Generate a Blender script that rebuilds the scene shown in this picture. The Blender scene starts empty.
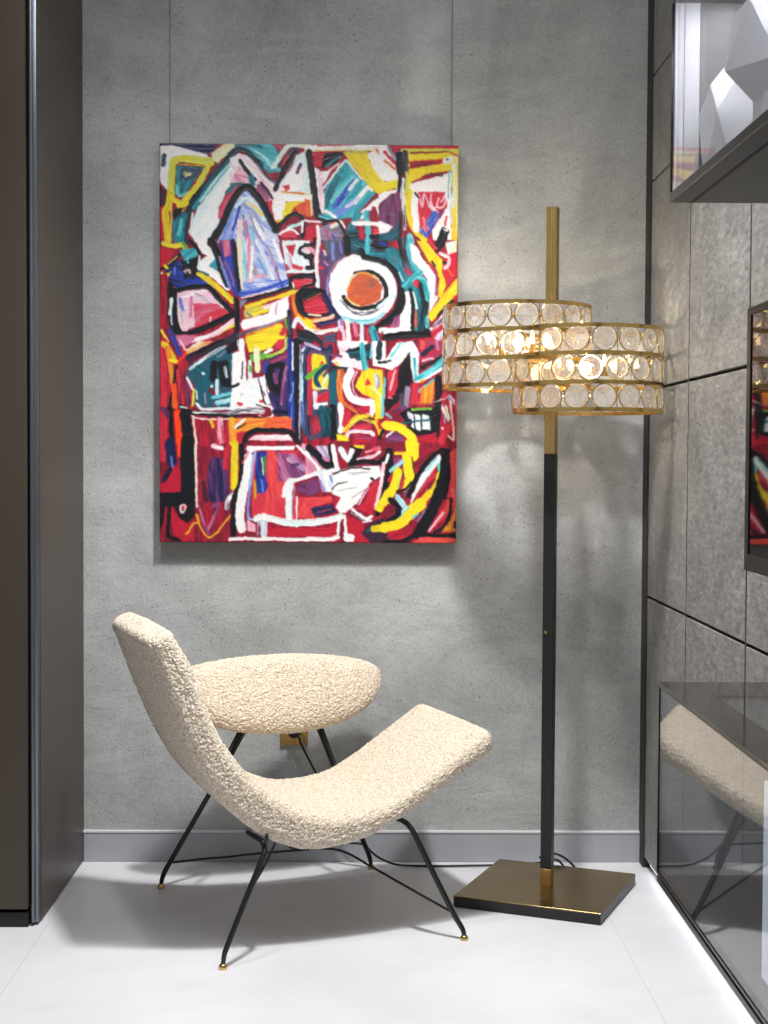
import bpy, bmesh, math, random
import numpy as np
from mathutils import Vector, Matrix, noise

# ---------------------------------------------------------------- camera, world, lights, exposure
SC = bpy.context.scene
COL = SC.collection
PI = math.pi
def setup_camera():
    cam = bpy.data.cameras.new('camera'); o = bpy.data.objects.new('camera', cam); COL.objects.link(o)
    F_PX, PITCH, YAW, ROLL = 1485.5657, 0.0355, 0.0143, 0.0052
    cam.sensor_fit = 'HORIZONTAL'; cam.sensor_width = 36.0; cam.lens = 36.0*F_PX/768.0
    cam.clip_start = .05; cam.clip_end = 100
    F = Vector((math.sin(YAW)*math.cos(PITCH), math.cos(YAW)*math.cos(PITCH), -math.sin(PITCH)))
    R = Vector((math.cos(YAW), -math.sin(YAW), 0)); U = R.cross(F)
    R2 = R*math.cos(ROLL)+U*math.sin(ROLL); U2 = -R*math.sin(ROLL)+U*math.cos(ROLL)
    m = Matrix((R2, U2, -F)).transposed().to_4x4(); m.translation = Vector((0, 0, 1.15))
    o.matrix_world = m; SC.camera = o
setup_camera()
world = bpy.data.worlds.new('world'); SC.world = world; world.use_nodes = True
world.node_tree.nodes['Background'].inputs[0].default_value = (.93, .96, 1.0, 1)
world.node_tree.nodes['Background'].inputs[1].default_value = 0.31
SC.view_settings.view_transform = 'Standard'; SC.view_settings.look = 'None'
SC.view_settings.gamma = 1.0; SC.view_settings.use_curve_mapping = False
SC.view_settings.exposure = 0.18
def light(name, kind, loc, target, energy, color, **kw):
    l = bpy.data.lights.new(name, kind); l.energy = energy; l.color = color
    for k, v in kw.items(): setattr(l, k, v)
    o = bpy.data.objects.new(name, l); COL.objects.link(o); o.location = loc
    o.rotation_euler = (Vector(target)-Vector(loc)).to_track_quat('-Z', 'Y').to_euler()
    return o
light('spot_key', 'SPOT', (.10, 2.90, 2.80), (-.06, 3.52, .30), 215, (1, .985, .965), spot_size=math.radians(92), spot_blend=.85, shadow_soft_size=.08)
light('spot_second', 'SPOT', (-.50, 3.00, 2.80), (-.2, 3.95, .7), 40, (1, .985, .97), spot_size=math.radians(100), spot_blend=.9, shadow_soft_size=.08)
light('spot_floor', 'SPOT', (.16, 2.76, 2.80), (.12, 3.02, 0), 66, (1, .99, .98), spot_size=math.radians(92), spot_blend=.6, shadow_soft_size=.08)
light('spot_corner', 'SPOT', (.70, 3.30, 2.80), (.62, 4.0, .6), 9, (1, .98, .95), spot_size=math.radians(84), spot_blend=.8, shadow_soft_size=.18)
light('ceiling_wash', 'AREA', (.1, 2.5, 2.93), (.1, 3.9, 1.3), 17, (.97, .98, 1), shape='RECTANGLE', size=1.7, size_y=.6)

# ---------------------------------------------------------------- materials
def new_mat(name):
    m = bpy.data.materials.new(name); m.use_nodes = True; nt = m.node_tree
    return m, nt, nt.nodes['Principled BSDF'], nt.nodes, nt.links
def srgb(*c):
    return tuple(((x/255)/12.92 if x/255 <= .04045 else ((x/255+.055)/1.055)**2.4) for x in c)+(1,)
def flat(name, col, rough=.5, metal=0, spec=.5, var=.06, scale=30, emit=None, es=1, bump=0, bscale=200):
    m, nt, b, N, L = new_mat(name)
    c = srgb(*col)
    tc = N.new('ShaderNodeTexCoord'); nz = N.new('ShaderNodeTexNoise'); nz.inputs['Scale'].default_value = scale; nz.inputs['Detail'].default_value = 4
    L.new(tc.outputs['Object'], nz.inputs['Vector'])
    mx = N.new('ShaderNodeMix'); mx.data_type = 'RGBA'
    mx.inputs['A'].default_value = tuple(x*(1-var) for x in c[:3])+(1,); mx.inputs['B'].default_value = tuple(min(1, x*(1+var)) for x in c[:3])+(1,)
    L.new(nz.outputs['Fac'], mx.inputs['Factor']); L.new(mx.outputs['Result'], b.inputs['Base Color'])
    b.inputs['Roughness'].default_value = rough; b.inputs['Metallic'].default_value = metal; b.inputs['Specular IOR Level'].default_value = spec
    if emit: b.inputs['Emission Color'].default_value = srgb(*emit); b.inputs['Emission Strength'].default_value = es
    if bump:
        n2 = N.new('ShaderNodeTexNoise'); n2.inputs['Scale'].default_value = bscale; L.new(tc.outputs['Object'], n2.inputs['Vector'])
        bp = N.new('ShaderNodeBump'); bp.inputs['Strength'].default_value = bump; bp.inputs['Distance'].default_value = .002
        L.new(n2.outputs['Fac'], bp.inputs['Height']); L.new(bp.outputs['Normal'], b.inputs['Normal'])
    return m
def ramp(N, L, src, pts):
    r = N.new('ShaderNodeValToRGB'); e = r.color_ramp.elements
    while len(e) < len(pts): e.new(.5)
    for k, (p, c) in enumerate(pts): e[k].position = p; e[k].color = c
    L.new(src, r.inputs['Fac']); return r.outputs['Color']
def mixc(N, L, fac, a, b, mode='MIX'):
    m = N.new('ShaderNodeMix'); m.data_type = 'RGBA'; m.blend_type = mode
    for s, v in (('Factor', fac), ('A', a), ('B', b)):
        if hasattr(v, 'is_output'): L.new(v, m.inputs[s])
        else: m.inputs[s].default_value = v
    return m.outputs['Result']
def noise_node(N, L, tc, scale, detail=6, rough=.6, dist=0, mp=(1, 1, 1)):
    mpn = N.new('ShaderNodeMapping'); mpn.inputs['Scale'].default_value = mp; L.new(tc.outputs['Object'], mpn.inputs['Vector'])
    n = N.new('ShaderNodeTexNoise'); n.inputs['Scale'].default_value = scale; n.inputs['Detail'].default_value = detail
    n.inputs['Roughness'].default_value = rough; n.inputs['Distortion'].default_value = dist; L.new(mpn.outputs['Vector'], n.inputs['Vector'])
    return n.outputs['Fac']
def plaster_mat():
    m, nt, b, N, L = new_mat('trowelled_grey_plaster'); tc = N.new('ShaderNodeTexCoord')
    big = noise_node(N, L, tc, 1.6, 8, .62, 1.2, (1, 1, .8)); st = noise_node(N, L, tc, 3.0, 8, .65, .6, (2.6, 1, .6)); fine = noise_node(N, L, tc, 130, 6, .8)
    band = noise_node(N, L, tc, 3.2, 10, .62, 2.6, (.7, 1, 1.5))
    c = ramp(N, L, big, [(.3, srgb(*WALL_A)), (.7, srgb(*WALL_B))])
    c = mixc(N, L, .3, c, ramp(N, L, st, [(.35, (.43, .43, .42, 1)), (.65, (.57, .57, .57, 1))]), 'OVERLAY')
    c = mixc(N, L, .42, c, ramp(N, L, band, [(.38, (.42, .42, .42, 1)), (.62, (.58, .58, .57, 1))]), 'OVERLAY')
    c = mixc(N, L, .4, c, ramp(N, L, fine, [(.35, (.32, .32, .32, 1)), (.65, (.68, .68, .67, 1))]), 'OVERLAY')
    vo = N.new('ShaderNodeTexVoronoi'); vo.inputs['Scale'].default_value = 55; L.new(tc.outputs['Object'], vo.inputs['Vector'])
    pit = ramp(N, L, vo.outputs['Distance'], [(.06, (.3, .3, .3, 1)), (.17, (1, 1, 1, 1))])
    mask = ramp(N, L, noise_node(N, L, tc, 7, 3, .5), [(.46, (0, 0, 0, 1)), (.56, (1, 1, 1, 1))])
    hl = ramp(N, L, noise_node(N, L, tc, 2.6, 6, .6, 3.2, (1, 1, 2.2)), [(.485, (1, 1, 1, 1)), (.5, (.55, .55, .55, 1)), (.515, (1, 1, 1, 1))]); c = mixc(N, L, .28, c, hl, 'MULTIPLY')
    pm = mixc(N, L, mask, (1, 1, 1, 1), pit)
    c = mixc(N, L, .8, c, pm, 'MULTIPLY')
    L.new(c, b.inputs['Base Color']); b.inputs['Roughness'].default_value = .62; b.inputs['Specular IOR Level'].default_value = .3
    bp = N.new('ShaderNodeBump'); bp.inputs['Strength'].default_value = .8; bp.inputs['Distance'].default_value = .008
    h = mixc(N, L, .25, band, fine); h = mixc(N, L, .4, h, pm, 'MULTIPLY'); h2 = mixc(N, L, .3, h, st)
    L.new(h2, bp.inputs['Height']); L.new(bp.outputs['Normal'], b.inputs['Normal'])
    return m
WALL_A, WALL_B = (142, 144, 144), (176, 178, 179)
def panel_mat():
    m, nt, b, N, L = new_mat('grey_stone_panel'); tc = N.new('ShaderNodeTexCoord')
    a = noise_node(N, L, tc, 6, 8, .65, .8, (1, .6, .75)); f = noise_node(N, L, tc, 85, 5, .75, .5, (1, .32, .9))
    c = ramp(N, L, a, [(.3, srgb(108, 107, 105)), (.7, srgb(137, 136, 134))])
    c = mixc(N, L, .9, c, ramp(N, L, f, [(.35, (.26, .26, .26, 1)), (.65, (.74, .74, .73, 1))]), 'OVERLAY')
    fl = noise_node(N, L, tc, 60, 3, .6, 0, (1, .35, .9))
    c = mixc(N, L, ramp(N, L, fl, [(.66, (0, 0, 0, 1)), (.72, (.6, .6, .6, 1))]), c, srgb(165, 162, 156))
    L.new(c, b.inputs['Base Color'])
    L.new(ramp(N, L, f, [(.3, (.36, .36, .36, 1)), (.7, (.55, .55, .55, 1))]), b.inputs['Roughness'])
    bp = N.new('ShaderNodeBump'); bp.inputs['Strength'].default_value = .35; bp.inputs['Distance'].default_value = .002
    L.new(f, bp.inputs['Height']); L.new(bp.outputs['Normal'], b.inputs['Normal'])
    return m
def floor_mat():
    m, nt, b, N, L = new_mat('pale_microcement'); tc = N.new('ShaderNodeTexCoord')
    a = noise_node(N, L, tc, 1.8, 6, .6, .8); f = noise_node(N, L, tc, 14, 6, .7)
    c = ramp(N, L, a, [(.3, srgb(206, 206, 210)), (.7, srgb(222, 222, 226))])
    c = mixc(N, L, .25, c, ramp(N, L, f, [(.35, (.45, .45, .45, 1)), (.65, (.55, .55, .55, 1))]), 'OVERLAY')
    L.new(c, b.inputs['Base Color']); b.inputs['Roughness'].default_value = .32; b.inputs['Specular IOR Level'].default_value = .45
    return m
def boucle_mat(name, a, bcol):
    m, nt, b, N, L = new_mat(name); tc = N.new('ShaderNodeTexCoord')
    n1 = noise_node(N, L, tc, 190, 3, .6, 1.5); n2 = noise_node(N, L, tc, 6, 3, .5)
    vo = N.new('ShaderNodeTexVoronoi'); vo.inputs['Scale'].default_value = 210; L.new(tc.outputs['Object'], vo.inputs['Vector'])
    c = ramp(N, L, n1, [(.36, srgb(*a)), (.62, srgb(*bcol))])
    L.new(c, b.inputs['Base Color']); b.inputs['Roughness'].default_value = .95; b.inputs['Specular IOR Level'].default_value = .15
    b.inputs['Sheen Weight'].default_value = .25; b.inputs['Sheen Roughness'].default_value = .6
    bp = N.new('ShaderNodeBump'); bp.inputs['Strength'].default_value = 1.0; bp.inputs['Distance'].default_value = .006
    h = mixc(N, L, .5, n1, vo.outputs['Distance']); L.new(h, bp.inputs['Height']); L.new(bp.outputs['Normal'], b.inputs['Normal'])
    return m
def glass_mat(name, tint=(1, 1, 1, 1), ior=1.5):
    m, nt, b, N, L = new_mat(name); N.remove(b); out = N['Material Output']
    g = N.new('ShaderNodeBsdfGlossy'); g.inputs['Roughness'].default_value = .0
    t = N.new('ShaderNodeBsdfTransparent'); t.inputs['Color'].default_value = tint
    lw = N.new('ShaderNodeLayerWeight'); lw.inputs['Blend'].default_value = .5; pw = N.new('ShaderNodeMath'); pw.operation = 'POWER'; pw.inputs[1].default_value = 5 if ior < 1.52 else 4.2; L.new(lw.outputs['Facing'], pw.inputs[0]); fr = N.new('ShaderNodeMath'); fr.operation = 'MULTIPLY_ADD'; fr.inputs[1].default_value = .95; fr.inputs[2].default_value = .045; L.new(pw.outputs[0], fr.inputs[0])
    mx = N.new('ShaderNodeMixShader'); L.new(fr.outputs[0], mx.inputs[0]); L.new(t.outputs[0], mx.inputs[1]); L.new(g.outputs[0], mx.inputs[2]); L.new(mx.outputs[0], out.inputs['Surface'])
    return m
def brass_mat(name, col, rough, aniso=0):
    m, nt, b, N, L = new_mat(name); tc = N.new('ShaderNodeTexCoord')
    f = noise_node(N, L, tc, 300, 3, .5, 0, (1, 1, .01)); k = noise_node(N, L, tc, 5, 5, .6)
    c = ramp(N, L, k, [(.3, srgb(*[x*.9 for x in col])), (.7, srgb(*col))])
    L.new(c, b.inputs['Base Color']); b.inputs['Metallic'].default_value = 1
    L.new(ramp(N, L, f, [(.3, (rough*.8,)*3+(1,)), (.7, (rough*1.25,)*3+(1,))]), b.inputs['Roughness'])
    return m
M = dict(
    plaster=plaster_mat(), panel=panel_mat(), floor=floor_mat(),
    gap=flat('dark_shadow_gap', (38, 38, 38), .7), seam=flat('floor_joint', (190, 190, 193), .6),
    ceiling=flat('ceiling_paint', (150, 150, 150), .9),
    skirting=flat('grey_blue_skirting', (158, 161, 167), .42, bump=.05), skirt_top=flat('skirting_top_edge', (205, 206, 208), .4),
    boucle=boucle_mat('cream_boucle', (184, 163, 140), (252, 240, 219)),
    black=flat('black_lacquered_steel', (20, 20, 21), .35), blackbase=flat('black_base_edge', (17, 17, 18), .4),
    brass=brass_mat('brushed_brass', (222, 186, 116), .24), brass_dark=brass_mat('aged_brass_plate', (172, 146, 96), .24), gold=brass_mat('polished_gold', (236, 200, 124), .2),
    cabinet=flat('bronze_lacquer', (68, 59, 50), .42, metal=.2, var=.05, scale=4), cabinet_dark=flat('black_plinth', (14, 14, 14), .6), alu=flat('grey_aluminium', (120, 126, 134), .3, metal=.9),
    glass=glass_mat('clear_glass'), case_glass=glass_mat('smoked_glass', (.84, .86, .88, 1), 1.55), 
    frame=flat('black_anodised_frame', (24, 24, 26), .3, metal=.4), shelf=flat('dark_grey_panel', (70, 70, 70), .45), white=flat('white_display', (232, 234, 238), .5),
    screen=flat('black_mirror_glass', (12, 13, 15), .03, spec=1.0, var=0), ivory=flat('ivory_socket', (228, 220, 205), .5),
    grey_end=flat('grey_cabinet_end', (112, 110, 110), .5), cable=flat('black_rubber_cable', (18, 18, 18), .5), wire=flat('thin_steel_wire', (90, 90, 92), .4, metal=.6),
    canvas_side=flat('canvas_edge_navy', (40, 36, 50), .8),
    led=flat('led_strip', (255, 255, 255), .5, emit=(240, 243, 255), es=1.6), bulb=flat('warm_bulb', (255, 230, 190), .4, emit=(255, 214, 150), es=7),
)
def crystal_mat():
    m, nt, b, N, L = new_mat('cut_crystal')
    b.inputs['Base Color'].default_value = (1, .985, .95, 1); b.inputs['Roughness'].default_value = .02
    b.inputs['Transmission Weight'].default_value = .88; b.inputs['IOR'].default_value = 1.5
    tc = N.new('ShaderNodeTexCoord'); w = N.new('ShaderNodeTexNoise'); w.inputs['Scale'].default_value = 60; tr = N.new('ShaderNodeBsdfTransparent'); ms = N.new('ShaderNodeMixShader'); ms.inputs[0].default_value = .4; L.new(b.outputs[0], ms.inputs[1]); L.new(tr.outputs[0], ms.inputs[2]); L.new(ms.outputs[0], N['Material Output'].inputs['Surface']); L.new(tc.outputs['Object'], w.inputs['Vector'])
    bp = N.new('ShaderNodeBump'); bp.inputs['Strength'].default_value = .15; bp.inputs['Distance'].default_value = .002; L.new(w.outputs['Fac'], bp.inputs['Height']); L.new(bp.outputs['Normal'], b.inputs['Normal'])
    return m
M['crystal'] = crystal_mat()
M['block_glow'] = flat('white_block_added_glow', (232, 236, 242), .5, emit=(226, 232, 246), es=.75)  # white block colour with emission added for brightness; the block is no lamp
M['border'] = flat('black_glass_border', (34, 34, 36), .06, spec=.6, var=0)
M['led_fill_glow'] = flat('led_fill_glow', (255, 255, 255), .5, emit=(245, 245, 255), es=48)  # LED of the high cabinet, shared by the strip added in the low case

# ---------------------------------------------------------------- helpers
def link(name, me, mats, parent=None, smooth=False):
    if not isinstance(mats, (list, tuple)): mats = [mats]
    for m in mats: me.materials.append(m)
    if smooth:
        me.polygons.foreach_set('use_smooth', [True]*len(me.polygons))
    o = bpy.data.objects.new(name, me); COL.objects.link(o)
    if parent: o.parent = parent
    return o
def obj(name, bm, mats, parent=None, smooth=False, sharp=None):
    bmesh.ops.recalc_face_normals(bm, faces=bm.faces)
    me = bpy.data.meshes.new(name); bm.to_mesh(me); bm.free()
    o = link(name, me, mats, parent, smooth)
    if sharp: me.set_sharp_from_angle(angle=math.radians(sharp))
    return o
def box(bm, x0, x1, y0, y1, z0, z1, bev=0, mi=0, segs=2):
    r = bmesh.ops.create_cube(bm, size=1)['verts']
    for v in r: v.co = Vector(((x0+x1)/2+v.co.x*(x1-x0), (y0+y1)/2+v.co.y*(y1-y0), (z0+z1)/2+v.co.z*(z1-z0)))
    fs = list({f for v in r for f in v.link_faces})
    for f in fs: f.material_index = mi
    if bev:
        es = list({e for v in r for e in v.link_edges})
        g = bmesh.ops.bevel(bm, geom=es, offset=bev, segments=segs, profile=.5, affect='EDGES')
        for f in g['faces']: f.material_index = mi
    return r
def catmull(pts, n=8):
    p = [Vector(q) for q in pts]
    if len(p) < 3: return p
    q = [2*p[0]-p[1]]+p+[2*p[-1]-p[-2]]; out = []
    for i in range(1, len(q)-2):
        a, b, c, d = q[i-1:i+3]
        for k in range(n):
            t = k/n; out.append(.5*(2*b+(c-a)*t+(2*a-5*b+4*c-d)*t*t+(3*b-a-3*c+d)*t**3))
    out.append(q[-2]); return out
def tube(bm, pts, r, seg=10, cap=True, mi=0):
    """r: number or list of radii (one per point)"""
    n = len(pts); pts = [Vector(p) for p in pts]
    rr = r if isinstance(r, (list, tuple)) else [r]*n
    up = None; rings = []
    for i, p in enumerate(pts):
        t = (pts[min(i+1, n-1)]-pts[max(i-1, 0)]).normalized()
        if up is None:
            up = Vector((0, 0, 1)) if abs(t.z) < .9 else Vector((1, 0, 0))
        s = t.cross(up).normalized(); up = s.cross(t).normalized()
        rings.append([bm.verts.new(p+(s*math.cos(2*PI*k/seg)+up*math.sin(2*PI*k/seg))*rr[i]) for k in range(seg)])
    for a, b in zip(rings[:-1], rings[1:]):
        for k in range(seg): bm.faces.new((a[k], a[(k+1) % seg], b[(k+1) % seg], b[k])).material_index = mi
    if cap: bm.faces.new(rings[0][::-1]).material_index = mi; bm.faces.new(rings[-1]).material_index = mi
def lathe(bm, prof, c=(0, 0, 0), seg=24, mi=0):
    rings = []
    for r, z in prof:
        rings.append([bm.verts.new((c[0]+r*math.cos(2*PI*k/seg), c[1]+r*math.sin(2*PI*k/seg), c[2]+z)) for k in range(seg)])
    for a, b in zip(rings[:-1], rings[1:]):
        for k in range(seg): bm.faces.new((a[k], a[(k+1) % seg], b[(k+1) % seg], b[k])).material_index = mi
    bm.faces.new(rings[0][::-1]).material_index = mi; bm.faces.new(rings[-1]).material_index = mi
def thing(name, label, cat, loc=(0, 0, 0), rz=0, group=None):
    o = bpy.data.objects.new(name, None); COL.objects.link(o); o.empty_display_size = .1
    o.location = loc; o.rotation_euler = (0, 0, rz); o['label'] = label; o['category'] = cat
    if group: o['group'] = group
    return o
def tag(o, label, cat, group=None):
    o['label'] = label; o['category'] = cat
    if group: o['group'] = group
    return o
def struct(o): o['kind'] = 'structure'; return o

# ---------------------------------------------------------------- room shell
XL, XR, YB, ZC = -.7910, .8023, 4.2166, 3.0
bm = bmesh.new(); box(bm, -4.5, 3.2, -2.5, YB+.12, -.08, 0)
for xs in (-.7710, .6250, -2.167, 2.02):      # joints between the cement fields
    box(bm, xs-.0009, xs+.0009, -2.5, YB, -.002, .0003, mi=1)
struct(obj('floor', bm, [M['floor'], M['seam']]))
bm = bmesh.new(); box(bm, -4.5, XR+.14, YB, YB+.12, 0, ZC); struct(obj('wall_back', bm, M['plaster']))
bm = bmesh.new(); box(bm, -4.5, 3.2, -2.5, YB+.12, ZC, ZC+.1); struct(obj('ceiling', bm, M['ceiling']))
bm = bmesh.new()
box(bm, XR+.016, XR+.14, -.6, YB, 0, ZC, mi=1)
ys = [4.155, 3.657, 3.082, 2.507, 1.932, 1.357, .782, .2]; zs = [.030, .7676, 1.3476, 1.926, 2.217, 2.797, ZC]
for a, b in zip(ys[:-1], ys[1:]):
    for c, d in zip(zs[:-1], zs[1:]):
        box(bm, XR-.002, XR+.0155, b+.007, a-.007, c+(.004 if c > .1 else 0), d-.004, bev=.0012, mi=0, segs=1)
for a in ys[1:]: box(bm, XR-.0008, XR+.0155, a-.0069, a+.0069, .031, ZC-.0045, mi=1)
struct(obj('wall_right', bm, [M['panel'], M['gap']]))
bm = bmesh.new(); box(bm, XL, XR-.001, YB-.012, YB, 0, .084, bev=.002, segs=1); box(bm, XL, XR-.001, YB-.014, YB, .084, .089, mi=1)
struct(obj('baseboard_back', bm, [M['skirting'], M['skirt_top']]))
bm = bmesh.new(); box(bm, XR+.004, XR+.0155, .2, 4.10, .021, .0285)
struct(obj('trim_1', (lambda b: (box(b, XR-.006, XR+.0155, 4.152, YB-.0005, .0, ZC-.0005), b)[1])(bmesh.new()), M['gap']))
tag(obj('led_strip', bm, M['led']), 'white glowing light strip along the floor under the stone wall panels', 'light strip')

# ---------------------------------------------------------------- tall cabinet at the left
t = thing('tall_cabinet', 'full height dark bronze cabinet at the left edge of the room', 'cabinet', (XL, 3.63, 0))
def W(o, off):        # child geometry written in world coordinates, moved under its thing
    o.location = (-off[0], -off[1], -off[2]); return o
off = (XL, 3.63, 0)
bm = bmesh.new(); box(bm, XL-.02, XL, 3.652, YB-.001, .006, ZC-.001, bev=.001, segs=1); W(obj('side_panel', bm, M['cabinet'], t), off)
bm = bmesh.new(); box(bm, -1.9, XL-.022, 3.66, YB-.001, .045, ZC-.002); W(obj('carcass', bm, M['cabinet_dark'], t), off)
bm = bmesh.new(); box(bm, -1.38, XL-.0235, 3.605, 3.625, .046, ZC-.002, bev=.0015, segs=1); W(obj('door', bm, M['cabinet'], t), off)
bm = bmesh.new()
tube(bm, [(XL-.0135, 3.622, .010), (XL-.0135, 3.622, ZC-.002)], .0055, 14)
box(bm, XL-.0215, XL-.001, 3.626, 3.650, .008, ZC-.002, bev=.002)
tube(bm, [(XL-.004, 3.636, .010), (XL-.004, 3.636, ZC-.002)], .0045, 12)
W(obj('profile_handle', bm, M['alu'], t, True, 40), off)
bm = bmesh.new(); box(bm, -1.9, XL-.024, 3.612, 3.66, .0, .036); W(obj('plinth', bm, M['cabinet_dark'], t), off)

# ---------------------------------------------------------------- lounge chair
CH = thing('lounge_chair', 'cream boucle lounge chair with curved one-piece seat and side pad on thin black steel legs', 'chair', (-.1435, 3.7275, 0), math.radians(20))
INNER = [(-.396, .750), (-.384, .728), (-.352, .672), (-.321, .586), (-.279, .498), (-.207, .406), (-.117, .340), (-.025, .309), (.096, .318), (.180, .356), (.26, .408), (.335, .458), (.374, .483)]
OUTER = [(-.453, .722), (-.445, .705), (-.425, .650), (-.384, .545), (-.330, .432), (-.270, .350), (-.190, .280), (-.090, .236), (.005, .236), (.075, .251), (.150, .284), (.275, .361), (.388, .430)]
def resample(pts, n):
    c = catmull([(a, 0, b) for a, b in pts], 30); d = [0]
    for a, b in zip(c[:-1], c[1:]): d.append(d[-1]+(b-a).length)
    xs = np.linspace(0, d[-1], n); X = np.interp(xs, d, [p.x for p in c]); Z = np.interp(xs, d, [p.z for p in c])
    return np.stack([X, Z], 1)
def fuzz(co, nrm, amp=.0022):
    """looped yarn relief: push each vertex along its normal by a small noise"""
    out = np.empty_like(co)
    for i in range(len(co)):
        p = Vector(co[i]); q = p*170; d = noise.voronoi(q+noise.noise_vector(q*.6)*.6)[0][0]
        out[i] = co[i]+nrm[i]*(amp*(.55-d)*2.1+.0008*noise.noise(p*14))
    return out
def finish_soft(name, verts, faces, mat, parent, amp):
    me = bpy.data.meshes.new(name); me.from_pydata(verts, [], faces); me.update()
    bm = bmesh.new(); bm.from_mesh(me); bmesh.ops.recalc_face_normals(bm, faces=bm.faces); bm.to_mesh(me); bm.free(); me.update()
    n = len(me.vertices); co = np.empty(n*3); me.vertices.foreach_get('co', co); co = co.reshape(-1, 3)
    nr = np.array([v.normal[:] for v in me.vertices])
    me.vertices.foreach_set('co', fuzz(co, nr, amp).ravel()); me.update()
    return link(name, me, mat, parent, True)
def seat_shell():
    NS, T0, T1, R = 420, -.275, .185, .026
    I = resample(INNER, NS); O = resample(OUTER, NS); C = (I+O)/2; H = (I-O)/2
    hw = (T1-T0)/2; tc = (T0+T1)/2; verts = []; faces = []
    def ring(c, hv, h, w, r, bow):
        # rounded rectangle: hv unit thickness direction, h half thickness, w half width
        r = min(r, h*.96, w*.96); pts = []
        nL, nC, nS = 104, 14, 16
        segs = []
        for cx, cy, a0 in ((w-r, h-r, 0), (-(w-r), h-r, 90), (-(w-r), -(h-r), 180), (w-r, -(h-r), 270)):
            arc = [(cx+r*math.cos(math.radians(a0+90*k/nC)), cy+r*math.sin(math.radians(a0+90*k/nC))) for k in range(nC+1)]
            segs.append(arc)
        for s in range(4):
            a = segs[s]; pts += a; b = segs[(s+1) % 4][0]; n = nL if s in (0, 2) else nS
            for k in range(1, n): pts.append((a[-1][0]+(b[0]-a[-1][0])*k/n, a[-1][1]+(b[1]-a[-1][1])*k/n))
        for x, y in pts:
            yy = y+bow*(1-(x/w)**2)*(1 if y > 0 else .5)*(abs(y)/max(h, 1e-6))*(1 if y > 0 else -1)
            verts.append((c[0]+hv[0]*yy, tc-x, c[1]+hv[1]*yy))
        return len(pts)
    rings = []
    def cap(idx, sign):
        d = (C[idx]-C[idx-1*sign if sign > 0 else idx+1]); d = d/np.linalg.norm(d); out = []
        h = np.linalg.norm(H[idx]); hv = H[idx]/h; r = .020
        for k in range(1, 9):
            a = k/8*math.radians(86); out.append((C[idx]+d*r*math.sin(a), hv, h-r*(1-math.cos(a)), hw-r*(1-math.cos(a))))
        return out
    st = []
    for c in reversed(cap(0, -1)): st.append(c)
    for i in range(NS):
        h = np.linalg.norm(H[i]); st.append((C[i], H[i]/h, h, hw))
    for c in cap(NS-1, 1): st.append(c)
    n = 0
    for (c, hv, h, w) in st: n = ring(c, hv, h, w, R, .004)
    for i in range(len(st)-1):
        a, b = i*n, (i+1)*n
        for k in range(n): faces.append((a+k, a+(k+1) % n, b+(k+1) % n, b+k))
    # close the two ends with inner loops of faces
    for base, flip in ((0, 1), ((len(st)-1)*n, 0)):
        c = st[0 if base == 0 else -1]; prev = base
        P = np.array(verts[base:base+n]); mid = np.array((c[0][0], tc, c[0][1]))
        e = np.array((0, 1, 0)); w = c[3]-c[2]
        for q in (.66, .33):
            st0 = len(verts)
            for p in P:
                ax = mid+e*np.clip((p-mid)@e, -w, w); verts.append(tuple(ax+(p-ax)*q))
            for k in range(n): faces.append((prev+k, prev+(k+1) % n, st0+(k+1) % n, st0+k))
            prev = st0
        faces.append(tuple(range(prev, prev+n)))
    return finish_soft('seat_shell', verts, faces, M['boucle'], CH, .0026)
seat_shell()
def side_pad():
    NR, NA = 110, 420; verts = []; faces = []
    cs, ct, cz = .012, .276, .558; tilt = math.radians(24)
    for side in (1, -1):
        for i in range(NR+1):
            f = math.sin((i/NR)*PI/2)
            for k in range(NA):
                a = 2*PI*k/NA; ca, sa = math.cos(a), math.sin(a)
                hb = .066 if sa > 0 else .152
                p = 2.12
                rr = 1/((abs(ca)/.296)**p+(abs(sa)/hb)**p)**(1/p)
                x, y = rr*ca*f, rr*sa*f
                th = .047*(max(0, 1-f**2.6))**.55
                verts.append((cs+x, ct+y*math.sin(tilt)-side*th*math.cos(tilt), cz+y*math.cos(tilt)+side*th*math.sin(tilt)))
    def idx(s, i, k): return (0 if s > 0 else (NR+1)*NA)+i*NA+k % NA
    for s in (1, -1):
        for i in range(NR):
            for k in range(NA): faces.append((idx(s, i, k), idx(s, i, k+1), idx(s, i+1, k+1), idx(s, i+1, k)))
    me = bpy.data.meshes.new('tmp'); me.from_pydata(verts, [], faces); bm = bmesh.new(); bm.from_mesh(me)
    bmesh.ops.remove_doubles(bm, verts=bm.verts, dist=1e-5); bmesh.ops.dissolve_degenerate(bm, edges=bm.edges, dist=1e-6)
    bm.to_mesh(me); bm.free()
    vs = [v.co[:] for v in me.vertices]; fs = [tuple(p.vertices) for p in me.polygons]; bpy.data.meshes.remove(me)
    finish_soft('side_pad', vs, fs, M['boucle'], CH, .0024)
side_pad()
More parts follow.
